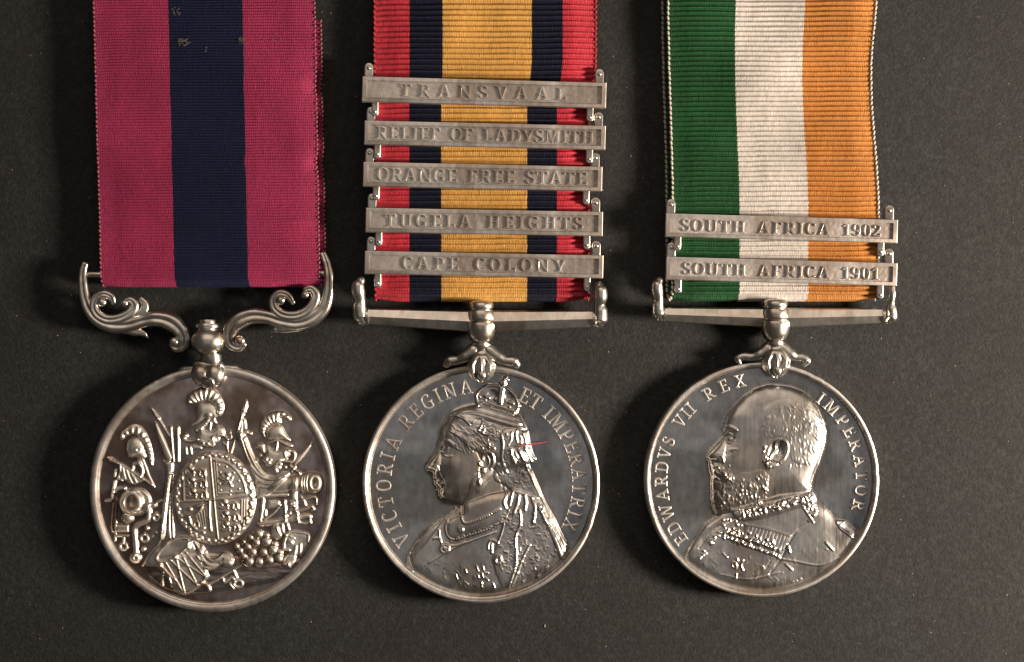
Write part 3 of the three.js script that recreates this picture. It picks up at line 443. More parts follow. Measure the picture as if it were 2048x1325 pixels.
  for (const [x, y, r] of [[204, 605, 9], [249, 607, 7.5], [561, 601, 9.5], [610, 590, 8], [348, 684, 10], [480, 682, 10.5]]) mesh('boss', ball(x, y, Y + 8, r, r * 0.8), M.fitting, sus);
  mesh('swivel', join([turned(414, Y + 2, [[0, 640], [16, 640], [17, 643], [17, 647], [24, 648], [25, 651], [25, 655], [20, 658], [20, 661]]), turned(415, Y + 2, [[18, 658], [26, 663], [32, 672], [34.5, 682], [33, 693], [27, 702], [20, 707], [18, 709]], 0.92), turned(421, Y + 2, [[18, 707], [21, 710], [21.5, 726], [19, 729]], 0.9)]), M.fitting, sus);
  const claw = sub('claw', T);
  mesh('claw_lobe', join([rope([[396, 732, Y + 6, 12], [416, 731, Y + 8, 12], [436, 732, Y + 6, 12]], { k: 3 }), ball(402, 748, Y + 11, 20, 18, 22), ball(430, 750, Y + 11, 20.5, 19, 25), ball(418, 761, Y + 10, 20, 16, 18)]), M.fitting, claw);
  mesh('claw_drop', rope([[416, 758, Y + 27, 4], [425, 759, Y + 29, 4.5], [428, 766, Y + 27, 4.5], [428, 776, Y + 22, 3]]), M.fitting, claw);
  mesh('claw_shoulder', join([rope([[388, 742, 30, 12], [366, 742, 28, 10], [348, 750, 26, 3]], { squash: 0.8 }), rope([[440, 740, 30, 12], [466, 740, 28, 10], [492, 747, 26, 4]], { squash: 0.8 })]), M.fitting, claw);

  // ribbon
  const crim = silk('#b03a64', 0.2), navy = silk('#182040', 0.15);
  ribbon(T, {
    stripes: [[0, 0.338, crim, 'crimson side stripe'], [0.338, 0.675, navy, 'navy blue middle stripe'], [0.675, 1, crim, 'crimson side stripe']],
    edge: (z) => { const t = clamp(z / 565, -0.15, 1); return [lerp(186, 201, t) , lerp(627, 637, t) - 2.5 * Math.exp(-(((z - 172) / 22) ** 2)) - 3 * Math.exp(-(((z - 325) / 18) ** 2))]; }, top: -70, bottom: 570, rib: 5.7, amp: 4.6, y: 33, fold: 13,
    selvedge: { r: 3.4, every: 1.6, mat: silk('#b9707a', 0.2) }, back: [6, 9], backTop: 34, s: 3,
    lift: (px, z, bk) => (bk < 0.5 ? 7 * (fbm(px / 220, z / 200, 14, 2) - 0.5) * (1 - 0.5 * bk) - 4 * smoothstep(px, 596, 634) * (Math.exp(-(((z - 172) / 22) ** 2)) + Math.exp(-(((z - 325) / 18) ** 2))) * (1 - bk) : 0),
  });
  // pale fluff rubbed into the weave
  const fl = []; for (const [a, b, rx, ry, n] of [[366, 83, 13, 9, 46], [483, 82, 7, 9, 24], [548, 77, 22, 10, 9], [352, 22, 11, 8, 20], [411, 99, 2, 5, 5]]) for (let i = 0; i < n; i++) { const g = new THREE.IcosahedronGeometry(1, 0), u = rr(-1, 1), v = rr(-1, 1); if (u * u + v * v > 1) continue; g.scale(rr(0.8, 2.6), 0.5, rr(0.5, 1)); g.rotateY(rr(-0.5, 0.5)); g.translate(a + u * rx, 37.4 + 7 * (fbm(a / 220, b / 200, 14, 2) - 0.5), b + v * ry); fl.push(g); }
  const lint = mesh('lint', join(fl), new THREE.MeshStandardMaterial({ color: 0x625d52, roughness: 1 }), T.children.find((c) => c.name === 'ribbon')); lint.userData.kind = 'stuff';
}

// ------------------------------------------------------------------ straight bar suspender shared in kind by two medals
function barSuspender(T, { cx, x0, x1, yl, yc, yr, k0, ends, leaf, wings }) {
  const sus = sub('suspender', T), Y = 34;
  const half = (xa, ya, ha, xb, yb, hb) => {                        // one arm: a six-sided bar that thickens towards the middle
    const pos = [], idx = [], sec = (x, y, h) => { for (const [v, u] of [[-1, 0], [-0.82, 0.62], [0.02, 0.92], [0.12, 0.9], [0.9, 0.64], [1, 0], [0.6, -0.9], [-0.6, -0.9]]) pos.push(x, Y + u * h * 0.85, y + v * h); };
    for (let i = 0; i <= 8; i++) { const t = i / 8; sec(lerp(xa, xb, t), lerp(ya, yb, t), lerp(ha, hb, t)); }
    for (let i = 0; i < 8; i++) for (let j = 0; j < 8; j++) { const a = i * 8 + j, b = i * 8 + (j + 1) % 8; idx.push(a, a + 8, b, b, a + 8, b + 8); }
    for (let j = 1; j < 7; j++) { idx.push(0, j, j + 1); const o = 64; idx.push(o, o + j + 1, o + j); }
    const g = new THREE.BufferGeometry(); g.setAttribute('position', new THREE.Float32BufferAttribute(pos, 3)); g.setIndex(idx); return planarUV(toCreasedNormals(g.toNonIndexed(), 0.35));
  };
  mesh('bar', half(x0, yl[0], yl[1], cx - 18, yc[0], yc[1]), M.fitting, sus);
  mesh('bar', half(cx + 18, yc[0], yc[1], x1, yr[0], yr[1]), M.fitting, sus);
  for (const [px, py, q] of [[x0, yl[0], yl[1]], [x1, yr[0], yr[1]]]) { const g = new THREE.CylinderGeometry(q * 1.06, q * 1.06, 5, 24); g.rotateZ(Math.PI / 2); g.scale(1, 0.9, 1); g.translate(px, Y + 2, py); mesh('collar', planarUV(toCreasedNormals(g, 0.6)), M.fitting, sus); }
  for (const p of ends) mesh('end_post', rope(p.map(([x, z, h, q]) => [x, z, h, q]), { k: 7, sides: 16 }), M.fitting, sus);
  mesh('swivel', turned(cx, Y + 2, [[0, k0], [15, k0 + 0.5], [22, k0 + 3], [25, k0 + 8], [25.5, k0 + 14], [22, k0 + 19], [26, k0 + 21], [28, k0 + 26], [28.5, k0 + 36], [27, k0 + 41], [25, k0 + 43], [28.5, k0 + 45], [30, k0 + 50], [29.5, k0 + 58], [26.5, k0 + 70], [22, k0 + 80], [16, k0 + 84], [19, k0 + 86], [19, k0 + 92], [15.5, k0 + 96], [15, k0 + 108]], 0.95), M.fitting, sus);
  const claw = sub('claw', T);
  for (const w of wings) mesh('claw_scroll', rope(w.map(([x, z, h, q]) => [x, z, h, q * 1.25]), { k: 8, squash: 0.9 }), M.fitting, claw);
  const [lx, ly] = leaf;                                            // fluted leaf gripping the rim
  const pos = [], idx = [], nu = 40, nv = 26;
  for (let j = 0; j <= nv; j++) for (let i = 0; i <= nu; i++) {
    const v = j / nv, u = i / nu * 2 - 1, hw = v < 0.42 ? lerp(14, 29, Math.pow(v / 0.42, 1.3)) : 29 * Math.sqrt(Math.max(0, 1 - ((v - 0.42) / 0.58) ** 2));
    const flute = 4.2 * Math.cos(u * Math.PI * 3.2) * smoothstep(v, 0.1, 0.5) * (1 - smoothstep(v, 0.86, 1)), y = 46 + 7 * Math.sqrt(Math.max(0, 1 - u * u)) * (v < 0.1 ? 0.75 : 1) * Math.sqrt(Math.min(1, (1 - v) * 3 + 0.02)) + 7 * Math.sin(Math.PI * Math.min(1, v * 1.1)) * (1 - 0.3 * u * u) + flute;
    pos.push(lx + u * hw, y - 2 * u * u, ly - 62 + v * 62);
  }
  for (let j = 0; j < nv; j++) for (let i = 0; i < nu; i++) { const a = j * (nu + 1) + i; idx.push(a, a + nu + 1, a + 1, a + 1, a + nu + 1, a + nu + 2); }
  const g = new THREE.BufferGeometry(); g.setAttribute('position', new THREE.Float32BufferAttribute(pos, 3)); g.setIndex(idx); g.computeVertexNormals(); mesh('claw_leaf', planarUV(g), M.fitting, claw);
  mesh('claw_body', join([ball(lx, ly - 28, 36, 23, 14, 28), ball(lx, ly - 60, 35, 16, 16, 14)]), M.fitting, claw);
  mesh('claw_bead', ball(lx + 1, ly - 16, 58, 9, 7, 10), M.fitting, claw);
  return sus;
}

// ------------------------------------------------------------------ medal with the red, navy and yellow ribbon and the veiled queen's head
{
  const T = thing('medal', 962.5, 969.5, 'silver medal with a crowned veiled woman in profile and five clasps', 'medal', 'three campaign medals side by side on the mat');
  const D = sub('disc', T); D.rotation.set(-0.03, 0, 0.01);
  const cx = 962.5, cy = 969.5, YF = 26, G = new Relief(cx, cy, 231, YF), F = (n, l) => G.id(n, l);
  rim(D, cx, cy, [[0.1, 1], [231, 1], [236, 3], [238, 7], [238, 36], [236.8, 40], [234, 41.6], [231.5, 41.4], [230, 40], [229, 37], [228, 36.6], [226.5, 35.8], [225, 29], [223, 24.5]], 5);
  const arc = (a0, a1, r, n = 12) => Array.from({ length: n + 1 }, (_, i) => { const a = lerp(a0, a1, i / n) * Math.PI / 180; return [cx + r * Math.sin(a), cy - r * Math.cos(a)]; });
  // shoulders and dress
  const body = [[926, 1010], [912, 1018], [890, 1037], [864, 1051], [845, 1067], [833, 1084], [822, 1102], [816, 1116], ...arc(222, 127, 226, 14), [1132, 1094], [1118, 1066], [1105, 1040], [1080, 1000], [1040, 980], [980, 990]];
  const dress = F('dress', 'lace trimmed dress below the shoulders'); G.poly(dress, body, 8, 26, { sharp: true, tex: (x, y) => 1.5 * (fbm(x / 26, y / 34, 4, 4) - 0.5) });
  G.swell(930, 1130, 90, 3, 40, 0, [dress]);
  const skin = F('neck'); G.poly(skin, [[925, 1008], [925, 1030], [918, 1034], [896, 1044], [893, 1058], [897, 1076], [912, 1081], [932, 1073], [960, 1064], [986, 1056], [1008, 1044], [1016, 1010], [1005, 975], [985, 940], [950, 950], [935, 990]], 3.5, 16);
  G.swell(968, 1000, 26, 3.5, 40, 0.3, [skin]); G.line(null, [[925, 1014], [925, 1030]], 1.6, -2.5);
  // head in profile
  const face = F('face', 'woman’s face in profile looking left');
  const prof = [[906, 826], [894, 846], [887, 857], [884, 872], [880, 887], [877, 894], [876, 903], [868, 915], [859, 928], [852, 937], [854, 942], [862, 943.5], [867.5, 946], [867, 953], [869, 959], [871, 963], [869.5, 968], [873, 975], [878, 981], [877, 991], [883, 1000], [893, 1003.5], [908, 1008], [923, 1012]];
  const head = [...prof, [942, 1000], [960, 985], [975, 965], [990, 950], [1010, 940], [1040, 935], [1058, 930], [1062, 905], [1058, 885], [1056, 870], [1051, 858], [1046, 846], [1038, 833], [1000, 818], [955, 812], [925, 818]];
  G.poly(face, head, 4, 10, { sharp: true }); G.poly(null, head, 14, 84, { sharp: true });
  const jaw = [[887, 857], [880, 887], [876, 903], [852, 937], [867, 946], [869, 959], [870, 968], [878, 981], [877, 991], [883, 1000], [893, 1003], [912, 1002], [932, 991], [949, 974], [958, 954], [962, 925], [950, 895], [925, 870]];
  G.poly(face, jaw, 3.5, 13, { sharp: true });
  G.swell(909, 930, 20, 3.2, 22); G.swell(899, 868, 16, 2.2, 18); G.swell(890, 992, 9, 2.2, 8); G.swell(935, 965, 26, 1.6, 20);
  G.poly(face, [[876, 902], [868, 914], [859, 927], [851, 937], [854, 943], [866, 945], [877, 943], [881, 930], [881, 912]], 4.5, 9);
  G.line(face, [[863, 935], [869, 932.5], [875, 935], [877, 942]], 2.6, 3); G.dome(null, 864, 943, 4.5, -3, 2.2, 0.2); G.line(null, [[879, 934], [881, 945], [886, 955]], 1.8, -2);
  G.dome(null, 887, 899, 9.5, -6.5, 8); G.dome(face, 890, 901, 5.4, 4.8, 4.6); G.line(face, [[881, 894], [888, 893.5], [897, 899]], 1.9, 3.6); G.line(face, [[883, 905], [890, 907], [897, 903]], 1.5, 2.2); G.line(face, [[878, 890], [886, 885], [897, 885], [906, 891]], 4.4, 2.6); G.dome(null, 884, 889.5, 3.4, -4, 2.6); G.line(face, [[888, 912], [896, 915], [905, 914]], 1.5, 1.4);
  G.line(null, [[868, 962.6], [876, 964.5], [885, 967]], 1.6, -3.6); G.line(face, [[868.5, 957], [877, 960]], 3.2, 2.2); G.line(face, [[871.5, 969], [880, 970.5]], 3.6, 3); G.line(null, [[874, 980], [882, 981], [886, 986]], 2.2, -2.6); G.line(face, [[887, 962], [889.5, 974], [886, 988]], 1.8, 2); G.line(face, [[868.5, 948], [869, 956]], 1.9, 1.4);
  // hair, strand by strand, swept back from the forehead
  const hair = F('hair', 'wavy hair swept back under the veil');
  G.poly(hair, [[892, 850], [906, 832], [940, 838], [985, 850], [1004, 862], [1003, 890], [1005, 920], [998, 926], [988, 912], [976, 904], [962, 910], [952, 904], [936, 895], [915, 876], [900, 866]], 2.5, 7, { sharp: true });
  for (let i = 0; i < 80; i++) { const t = rnd(), s0 = rr(0, 1), x0 = lerp(900, 985, s0), y0 = lerp(852, 900, t) - 6 + 10 * s0, len = rr(14, 34), an = lerp(0.55, 0.95, t) + rr(-0.35, 0.35), bend = rr(-0.5, 0.5); if (y0 > 905 || x0 + len > 1003) continue; G.line(hair, [[x0, y0], [x0 + len * 0.5 * Math.cos(an), y0 + len * 0.5 * Math.sin(an)], [x0 + len * Math.cos(an + bend), y0 + len * Math.sin(an + bend)]].filter((p) => p[1] < 914), rr(1.3, 2.4), rr(0.5, 1.3), { taper: 0.6 }); }
  for (let i = 0; i < 36; i++) { const x = rr(945, 1000), y = rr(856, 902), r = rr(2.5, 5), a = rr(0, 6.3); G.line(hair, [0, 0.8, 1.6, 2.4].map((d) => [x + r * Math.cos(a + d * 1.2), y + r * Math.sin(a + d * 1.2)]), 1.4, 1.2); }
  // veil cap and its fall
  const veil = F('veil', 'lace veil falling behind the head'); 
  G.poly(veil, [[905, 828], [925, 819], [955, 812], [1000, 820], [1038, 833], [1048, 848], [1052, 862], [1020, 856], [985, 846], [958, 840], [944, 850], [928, 840], [912, 838]], 3, 6);
  G.poly(veil, [[1004, 862], [1052, 862], [1057, 872], [1059, 886], [1065, 905], [1071, 918], [1067, 927], [1059, 931], [1065, 950], [1072, 972], [1082, 996], [1070, 1000], [1052, 994], [1036, 991], [1018, 981], [1003, 970], [989, 962], [988, 944], [994, 930], [1004, 920]], 4, 8, { tex: (x, y) => 1.8 * (fbm(x / 7, y / 10, 12, 3) - 0.5) });
  G.poly(veil, [[1059, 932], [1066, 950], [1080, 993], [1090, 1013], [1107, 1038], [1118, 1065], [1133, 1090], [1128, 1112], [1105, 1135], [1070, 1150], [1045, 1165], [1020, 1180], [1005, 1178], [992, 1150], [984, 1120], [992, 1092], [1003, 1068], [1012, 1040], [1018, 1010], [1010, 985], [1024, 978]], 2.5, 10, { sharp: true, tex: (x, y) => 1.4 * (fbm(x / 10, y / 12, 14, 3) - 0.5) });
  for (const [l, w, h] of [
    [[[908, 834], [930, 828], [960, 832], [995, 843], [1025, 852], [1051, 860]], 1.5, 2.4], [[[920, 826], [945, 823], [985, 833], [1020, 842], [1044, 850]], 1.5, 2.2], [[[960, 818], [990, 824], [1030, 838]], 1.4, 2], [[[912, 832], [926, 838], [940, 851]], 2.2, 3], [[[965, 842], [975, 853], [985, 851], [994, 858]], 2, 3], [[[966, 846], [961, 858], [956, 864]], 2, 3.4], [[[968, 850], [969, 862], [965, 868]], 1.8, 3],
    [[[1003, 872], [1006, 890], [1004, 906], [1004, 920], [1008, 932], [1013, 946]], 3, 3.2], [[[1023, 900], [1024, 910], [1027, 920], [1031, 929]], 2.6, 4], [[[1037, 900], [1043, 910], [1048, 922]], 2.6, 4], [[[1030, 905], [1036, 918]], 2, 3], [[[1034, 862], [1033, 875], [1035, 886]], 2.2, 3.4], [[[1024, 866], [1023, 880], [1017, 892]], 1.9, 3], [[[1047, 868], [1053, 885], [1052, 900]], 3, 3.6], [[[1058, 900], [1064, 914], [1070, 920]], 2.4, 3.4], [[[1050, 896], [1058, 912], [1064, 926]], 2, 3],
    [[[1053, 933], [1066, 962], [1080, 992], [1094, 1020], [1112, 1055], [1131, 1092]], 3, 2.8], [[[1063, 945], [1076, 975], [1087, 1003], [1108, 1040], [1122, 1070], [1135, 1094]], 2.6, 2.6], [[[1082, 1022], [1098, 1052], [1112, 1085], [1124, 1117]], 4.4, 3.4], [[[1098, 1040], [1112, 1070], [1127, 1104]], 2, 3.4],
    [[[1009, 978], [1013, 992], [1008, 1006], [1012, 1018]], 3, 4], [[[1026, 984], [1023, 998], [1019, 1014]], 2.6, 4], [[[1038, 994], [1035, 1010], [1028, 1028]], 3, 4.5], [[[1050, 993], [1052, 1008], [1050, 1022]], 3, 4.5], [[[1064, 999], [1070, 1014], [1069, 1034], [1066, 1048]], 3.4, 4.5], [[[1077, 1012], [1086, 1030], [1094, 1048]], 3, 4],
    [[[1039, 1022], [1042, 1036], [1041, 1052], [1034, 1068], [1031, 1080], [1033, 1105], [1032, 1132], [1025, 1156], [1018, 1178]], 2, 4.5], [[[1060, 1092], [1052, 1106], [1044, 1124], [1035, 1148], [1024, 1174]], 1.8, 4], [[[1018, 1022], [1011, 1040], [1004, 1066], [996, 1088]], 2, 3.4], [[[976, 1100], [979, 1086], [986, 1082], [996, 1088]], 2, 3.4], [[[984, 1090], [984, 1108]], 2.4, 3.4]]) G.line(veil, l, w, h);
  G.ring(veil, 997, 1121, 5, 8, 2.4, 4.5, 0.25); G.ring(veil, 1083, 1019, 4, 5, 1.6, 3); G.dome(veil, 984, 1106, 3, 3);
  for (let i = 0; i < 150; i++) { const t = rnd(), x = lerp(1000, 1118, t), y = rr(1030, 1165), r = rr(2.6, 6.5), a = rr(0, 6.3); if (x > 1128 - (1165 - y) * 0.34 + 10 || x - 1060 > (1150 - y) * 1.2 || Math.hypot(x - cx, y - cy) > 212) continue; G.line(veil, [0, 0.8, 1.6, 2.4, 3.1].map((d) => [x + r * Math.cos(a + d), y + r * Math.sin(a + d)]), rr(1.1, 1.8), rr(0.6, 1.6)); }
  for (let i = 0; i < 70; i++) { const x = rr(992, 1066), y = rr(925, 988), r = rr(2, 4.4), a = rr(0, 6.3); if (y > 955 + (x - 988) * 0.5 || x > 1055 + (y - 925) * 0.3) continue; G.line(veil, [0, 0.9, 1.8, 2.6].map((d) => [x + r * Math.cos(a + d), y + r * Math.sin(a + d)]), 1.3, 1.0); }
  for (let i = 0; i < 30; i++) { const x = rr(1010, 1056), y = rr(866, 925), r = rr(2, 5), a = rr(0, 6.3); G.line(veil, [0, 0.9, 1.8].map((d) => [x + r * Math.cos(a + d) * 0.7, y + r * Math.sin(a + d) * 1.4]), 1.6, 1.4); }
  // ear, earring, necklace, neckline
  const ear = F('ear'); G.dome(null, 975, 924, 12, -3, 17); G.line(ear, [[966, 922], [967, 913], [973, 907], [981, 907], [987, 915], [987, 928], [981, 939]], 2.5, 6); G.line(ear, [[975, 914], [979, 922], [978, 932], [972, 938], [964, 940]], 2, 4.5); G.dome(ear, 960, 929, 3.6, 5, 5.5); G.dome(ear, 967, 944, 5.5, 2.6, 4.5);
  const ring = F('earring'); G.dome(ring, 959, 966, 4.2, 6, 8.4); G.line(ring, [[957, 944], [958, 958]], 1.3, 3);
  const neck = F('necklace'); { const c = spline([[922, 1030], [924, 1040], [929, 1048], [938, 1048], [952, 1043], [975, 1033], [1003, 1018]], false, 30); let last = null; for (const p of c) if (!last || Math.hypot(p[0] - last[0], p[1] - last[1]) > 4.6) { G.dome(neck, p[0], p[1], 2.5, 3.6); last = p; } G.dome(neck, 922, 1061, 6, 4.6, 7); G.ring(neck, 922, 1061, 4, 5, 1.2, 1.6); }
  const trim = F('neckline'); for (const [l, w, h] of [[[[895, 1043], [891, 1056], [894, 1072], [902, 1080], [914, 1081], [934, 1074], [948, 1070], [975, 1061], [996, 1050], [1008, 1046]], 1.8, 3], [[[858, 1128], [894, 1106], [932, 1088], [962, 1077], [993, 1066]], 1.3, 2.2], [[[822, 1110], [834, 1106], [852, 1090], [872, 1064], [890, 1042], [911, 1018]], 1.6, 2.6], [[[834, 1088], [850, 1072], [866, 1055], [892, 1038]], 1.4, 2.4], [[[816, 1116], [820, 1132], [826, 1144]], 2, 2.6], [[[878, 1062], [879, 1074], [882, 1084]], 2, 3], [[[866, 1080], [874, 1078], [881, 1082], [884, 1092]], 2, 2.6], [[[902, 1094], [916, 1092], [931, 1086]], 1.6, 2.4]]) G.line(trim, l, w, h);
  for (let i = 0; i < 9; i++) { const x = 904 + i * 11, y = 1083 - i * 3.6; G.ring(trim, x, y, 3, 3.4, 1.1, 1.8); }
  const br = F('brooch'); G.dome(br, 890, 1099, 11, 3); G.ring(br, 890, 1099, 8.6, 8.6, 2, 3.2); G.dome(br, 890, 1099, 4, 2.6); for (let i = 0; i < 6; i++) G.dome(br, 890 + 5 * Math.cos(i * 1.05), 1099 + 5 * Math.sin(i * 1.05), 1.8, 1.6);
  const sp = F('sprig', 'small embroidered sprig on the dress'); for (const l of [[[953, 1134], [957, 1144]], [[966, 1134], [968, 1142]], [[964, 1148], [967, 1158]], [[956, 1152], [958, 1158]], [[971, 1156], [977, 1163]], [[970, 1147], [977, 1148]], [[964, 1166], [963, 1176]], [[931, 1140], [933, 1148]], [[986, 1168], [990, 1178]], [[912, 1150], [915, 1160]], [[930, 1166], [936, 1170]]]) G.line(sp, l, 1.6, 3); for (let i = 0; i < 60; i++) { const x = rr(850, 985), y = rr(1122, 1180), a = rr(0.8, 2.4), r = rr(3, 10); if (Math.hypot(x - cx, y - cy) > 214) continue; G.line(dress, [[x, y], [x + r * Math.cos(a), y + r * Math.sin(a)]], rr(1, 2.2), rr(0.5, 1.4), { taper: 0.7 }); }
  // crown
  const cr = F('crown', 'small arched crown on the veiled head'); G.poly(cr, [[954, 814], [952, 794], [961, 781], [975, 774], [990, 772], [1010, 774], [1024, 785], [1034, 799], [1038, 814], [1033, 830], [1004, 822], [980, 815]], 2, 4); 
  G.line(cr, [[956, 812], [952.5, 793], [961, 781], [975, 774], [990, 772.5], [999, 775]], 2.2, 4.5); G.line(cr, [[1010, 776], [1024, 786], [1033, 799], [1037, 813], [1032, 826]], 2.2, 4.5); G.line(cr, [[956, 812], [968, 808], [985, 815], [1005, 821], [1028, 829]], 3.4, 5); G.poly(cr, [[999, 775], [1010, 774], [1004, 812], [995, 811]], 5, 4, { sharp: true }); G.line(cr, [[1001, 778], [997, 808]], 1.3, 2); G.line(cr, [[1008, 778], [1003, 809]], 1.3, 2);
  G.dome(cr, 1006, 768, 7.5, 8, 7); G.line(cr, [[1008, 764], [1013, 756]], 2.2, 5); G.line(cr, [[1008, 756], [1016, 761]], 1.8, 5); for (let i = 0; i < 13; i++) { const a = i / 12, p = spline([[953, 793], [961, 781], [975, 773.5], [990, 772], [998, 774]], false, 12)[Math.min(60, Math.round(a * 48))]; G.dome(cr, p[0], p[1], 2, 2.6); const p2 = spline([[1011, 776], [1024, 786], [1033, 799], [1037, 813], [1033, 825]], false, 12)[Math.min(60, Math.round(a * 48))]; G.dome(cr, p2[0], p2[1], 2, 2.6); }
  for (const [x, y, r] of [[972, 795, 4], [978, 797, 3.6], [971, 802, 2.6], [959, 796, 3], [1020, 807, 4.4], [1026, 809, 3.4], [1019, 816, 3], [991, 801, 3], [982, 814, 2.6], [1005, 821, 3], [1016, 826, 2.6], [1022, 826, 2.6], [1028, 826, 2.6], [1040, 814, 2.6]]) G.dome(cr, x, y, r, r); G.dome(null, 985, 790, 10, -3, 9); G.dome(null, 1018, 796, 8, -3, 9);
  const mono = F('monogram'); for (const [x, y] of [[1046, 1166], [1048, 1163], [1076, 1156], [1079, 1153], [1093, 1140], [1095, 1136]]) G.ring(mono, x, y, 2, 2, 1, 1.6);
  G.blur(1); G.soften(7, 0.58); G.build(D, M.discB, M.reliefB, 225.5);
  for (const [t, a0, a1] of [['VICTORIA', -125, -65.5], ['REGINA', -51, -9.3], ['ET', 26.4, 33.6], ['IMPERATRIX', 43.4, 115]]) arcText(D, t, cx, cy, 181, 31, a0, a1, YF - 0.4, M.letterB, 0.86);

  barSuspender(T, { cx: 962, x0: 734, x1: 1188, yl: [633, 16], yc: [643, 22], yr: [638, 17], k0: 601,
    ends: [[[722, 562, 46, 9], [717, 572, 48, 13], [717, 584, 47, 14], [720, 602, 42, 11.5], [719, 618, 40, 14], [721, 632, 38, 15.5], [724, 640, 37, 12]], [[1198, 572, 46, 9], [1201, 582, 48, 13], [1201, 594, 47, 14], [1199, 609, 42, 11.5], [1201, 624, 40, 14.5], [1200, 638, 38, 16], [1198, 645, 37, 12]]],
    leaf: [963, 766], wings: [[[948, 700, 38, 11], [932, 712, 38, 10], [915, 720, 36, 8], [900, 722, 35, 9], [893, 728, 34, 7]], [[977, 700, 38, 11], [993, 712, 38, 10], [1010, 721, 36, 8], [1026, 723, 35, 9], [1033, 729, 34, 7]]] });
  const list = [['TRANSVAAL', 968.5, 186.5, 487, 51, 1.5, 801, 1133, 25], ['RELIEF OF LADYSMITH', 970, 272, 481, 48, 1.3, 752, 1188, 25], ['ORANGE FREE STATE', 965.5, 354.5, 477, 49, 1.2, 754, 1174, 26], ['TUGELA HEIGHTS', 968.5, 445, 473, 49, 1.0, 770, 1166, 25], ['CAPE COLONY', 968, 530, 476, 46, 1.1, 805, 1131, 25]];
  for (const [t, x, y, w, h, a, x0, x1, cap] of list) clasp(T, t, x, y, w, h, a, x0, x1, cap, 42, 'silver clasp reading ' + t, lugs(w, h, 21, 20));
  const red = silk('#cb3a4a', 0.25), navy = silk('#10142c', 0.15), gold = silk('#dcab5c', 0.3);
  ribbon(T, {
    stripes: [[0, 0.158, red, 'red edge stripe'], [0.158, 0.308, navy, 'navy blue stripe'], [0.308, 0.712, gold, 'yellow middle stripe'], [0.712, 0.852, navy, 'navy blue stripe'], [0.852, 1, red, 'red edge stripe']],
    edge: (z) => { const t = smoothstep(z, 110, 230); return [lerp(749, 751, t), lerp(1191, 1177, t)]; }, top: -70, bottom: 595, rib: 10.9, amp: 9, y: 31, fold: 13, s: 9,
    selvedge: { r: 4, every: 1, mat: red }, back: [0, 0], backTop: -70, lift: (px, z, bk) => 8 * (fbm(px / 160, z / 150, 24, 2) - 0.5) * (1 - bk) - 5 * smoothstep(px, 1130, 1190) * (1 - bk),
  });
}

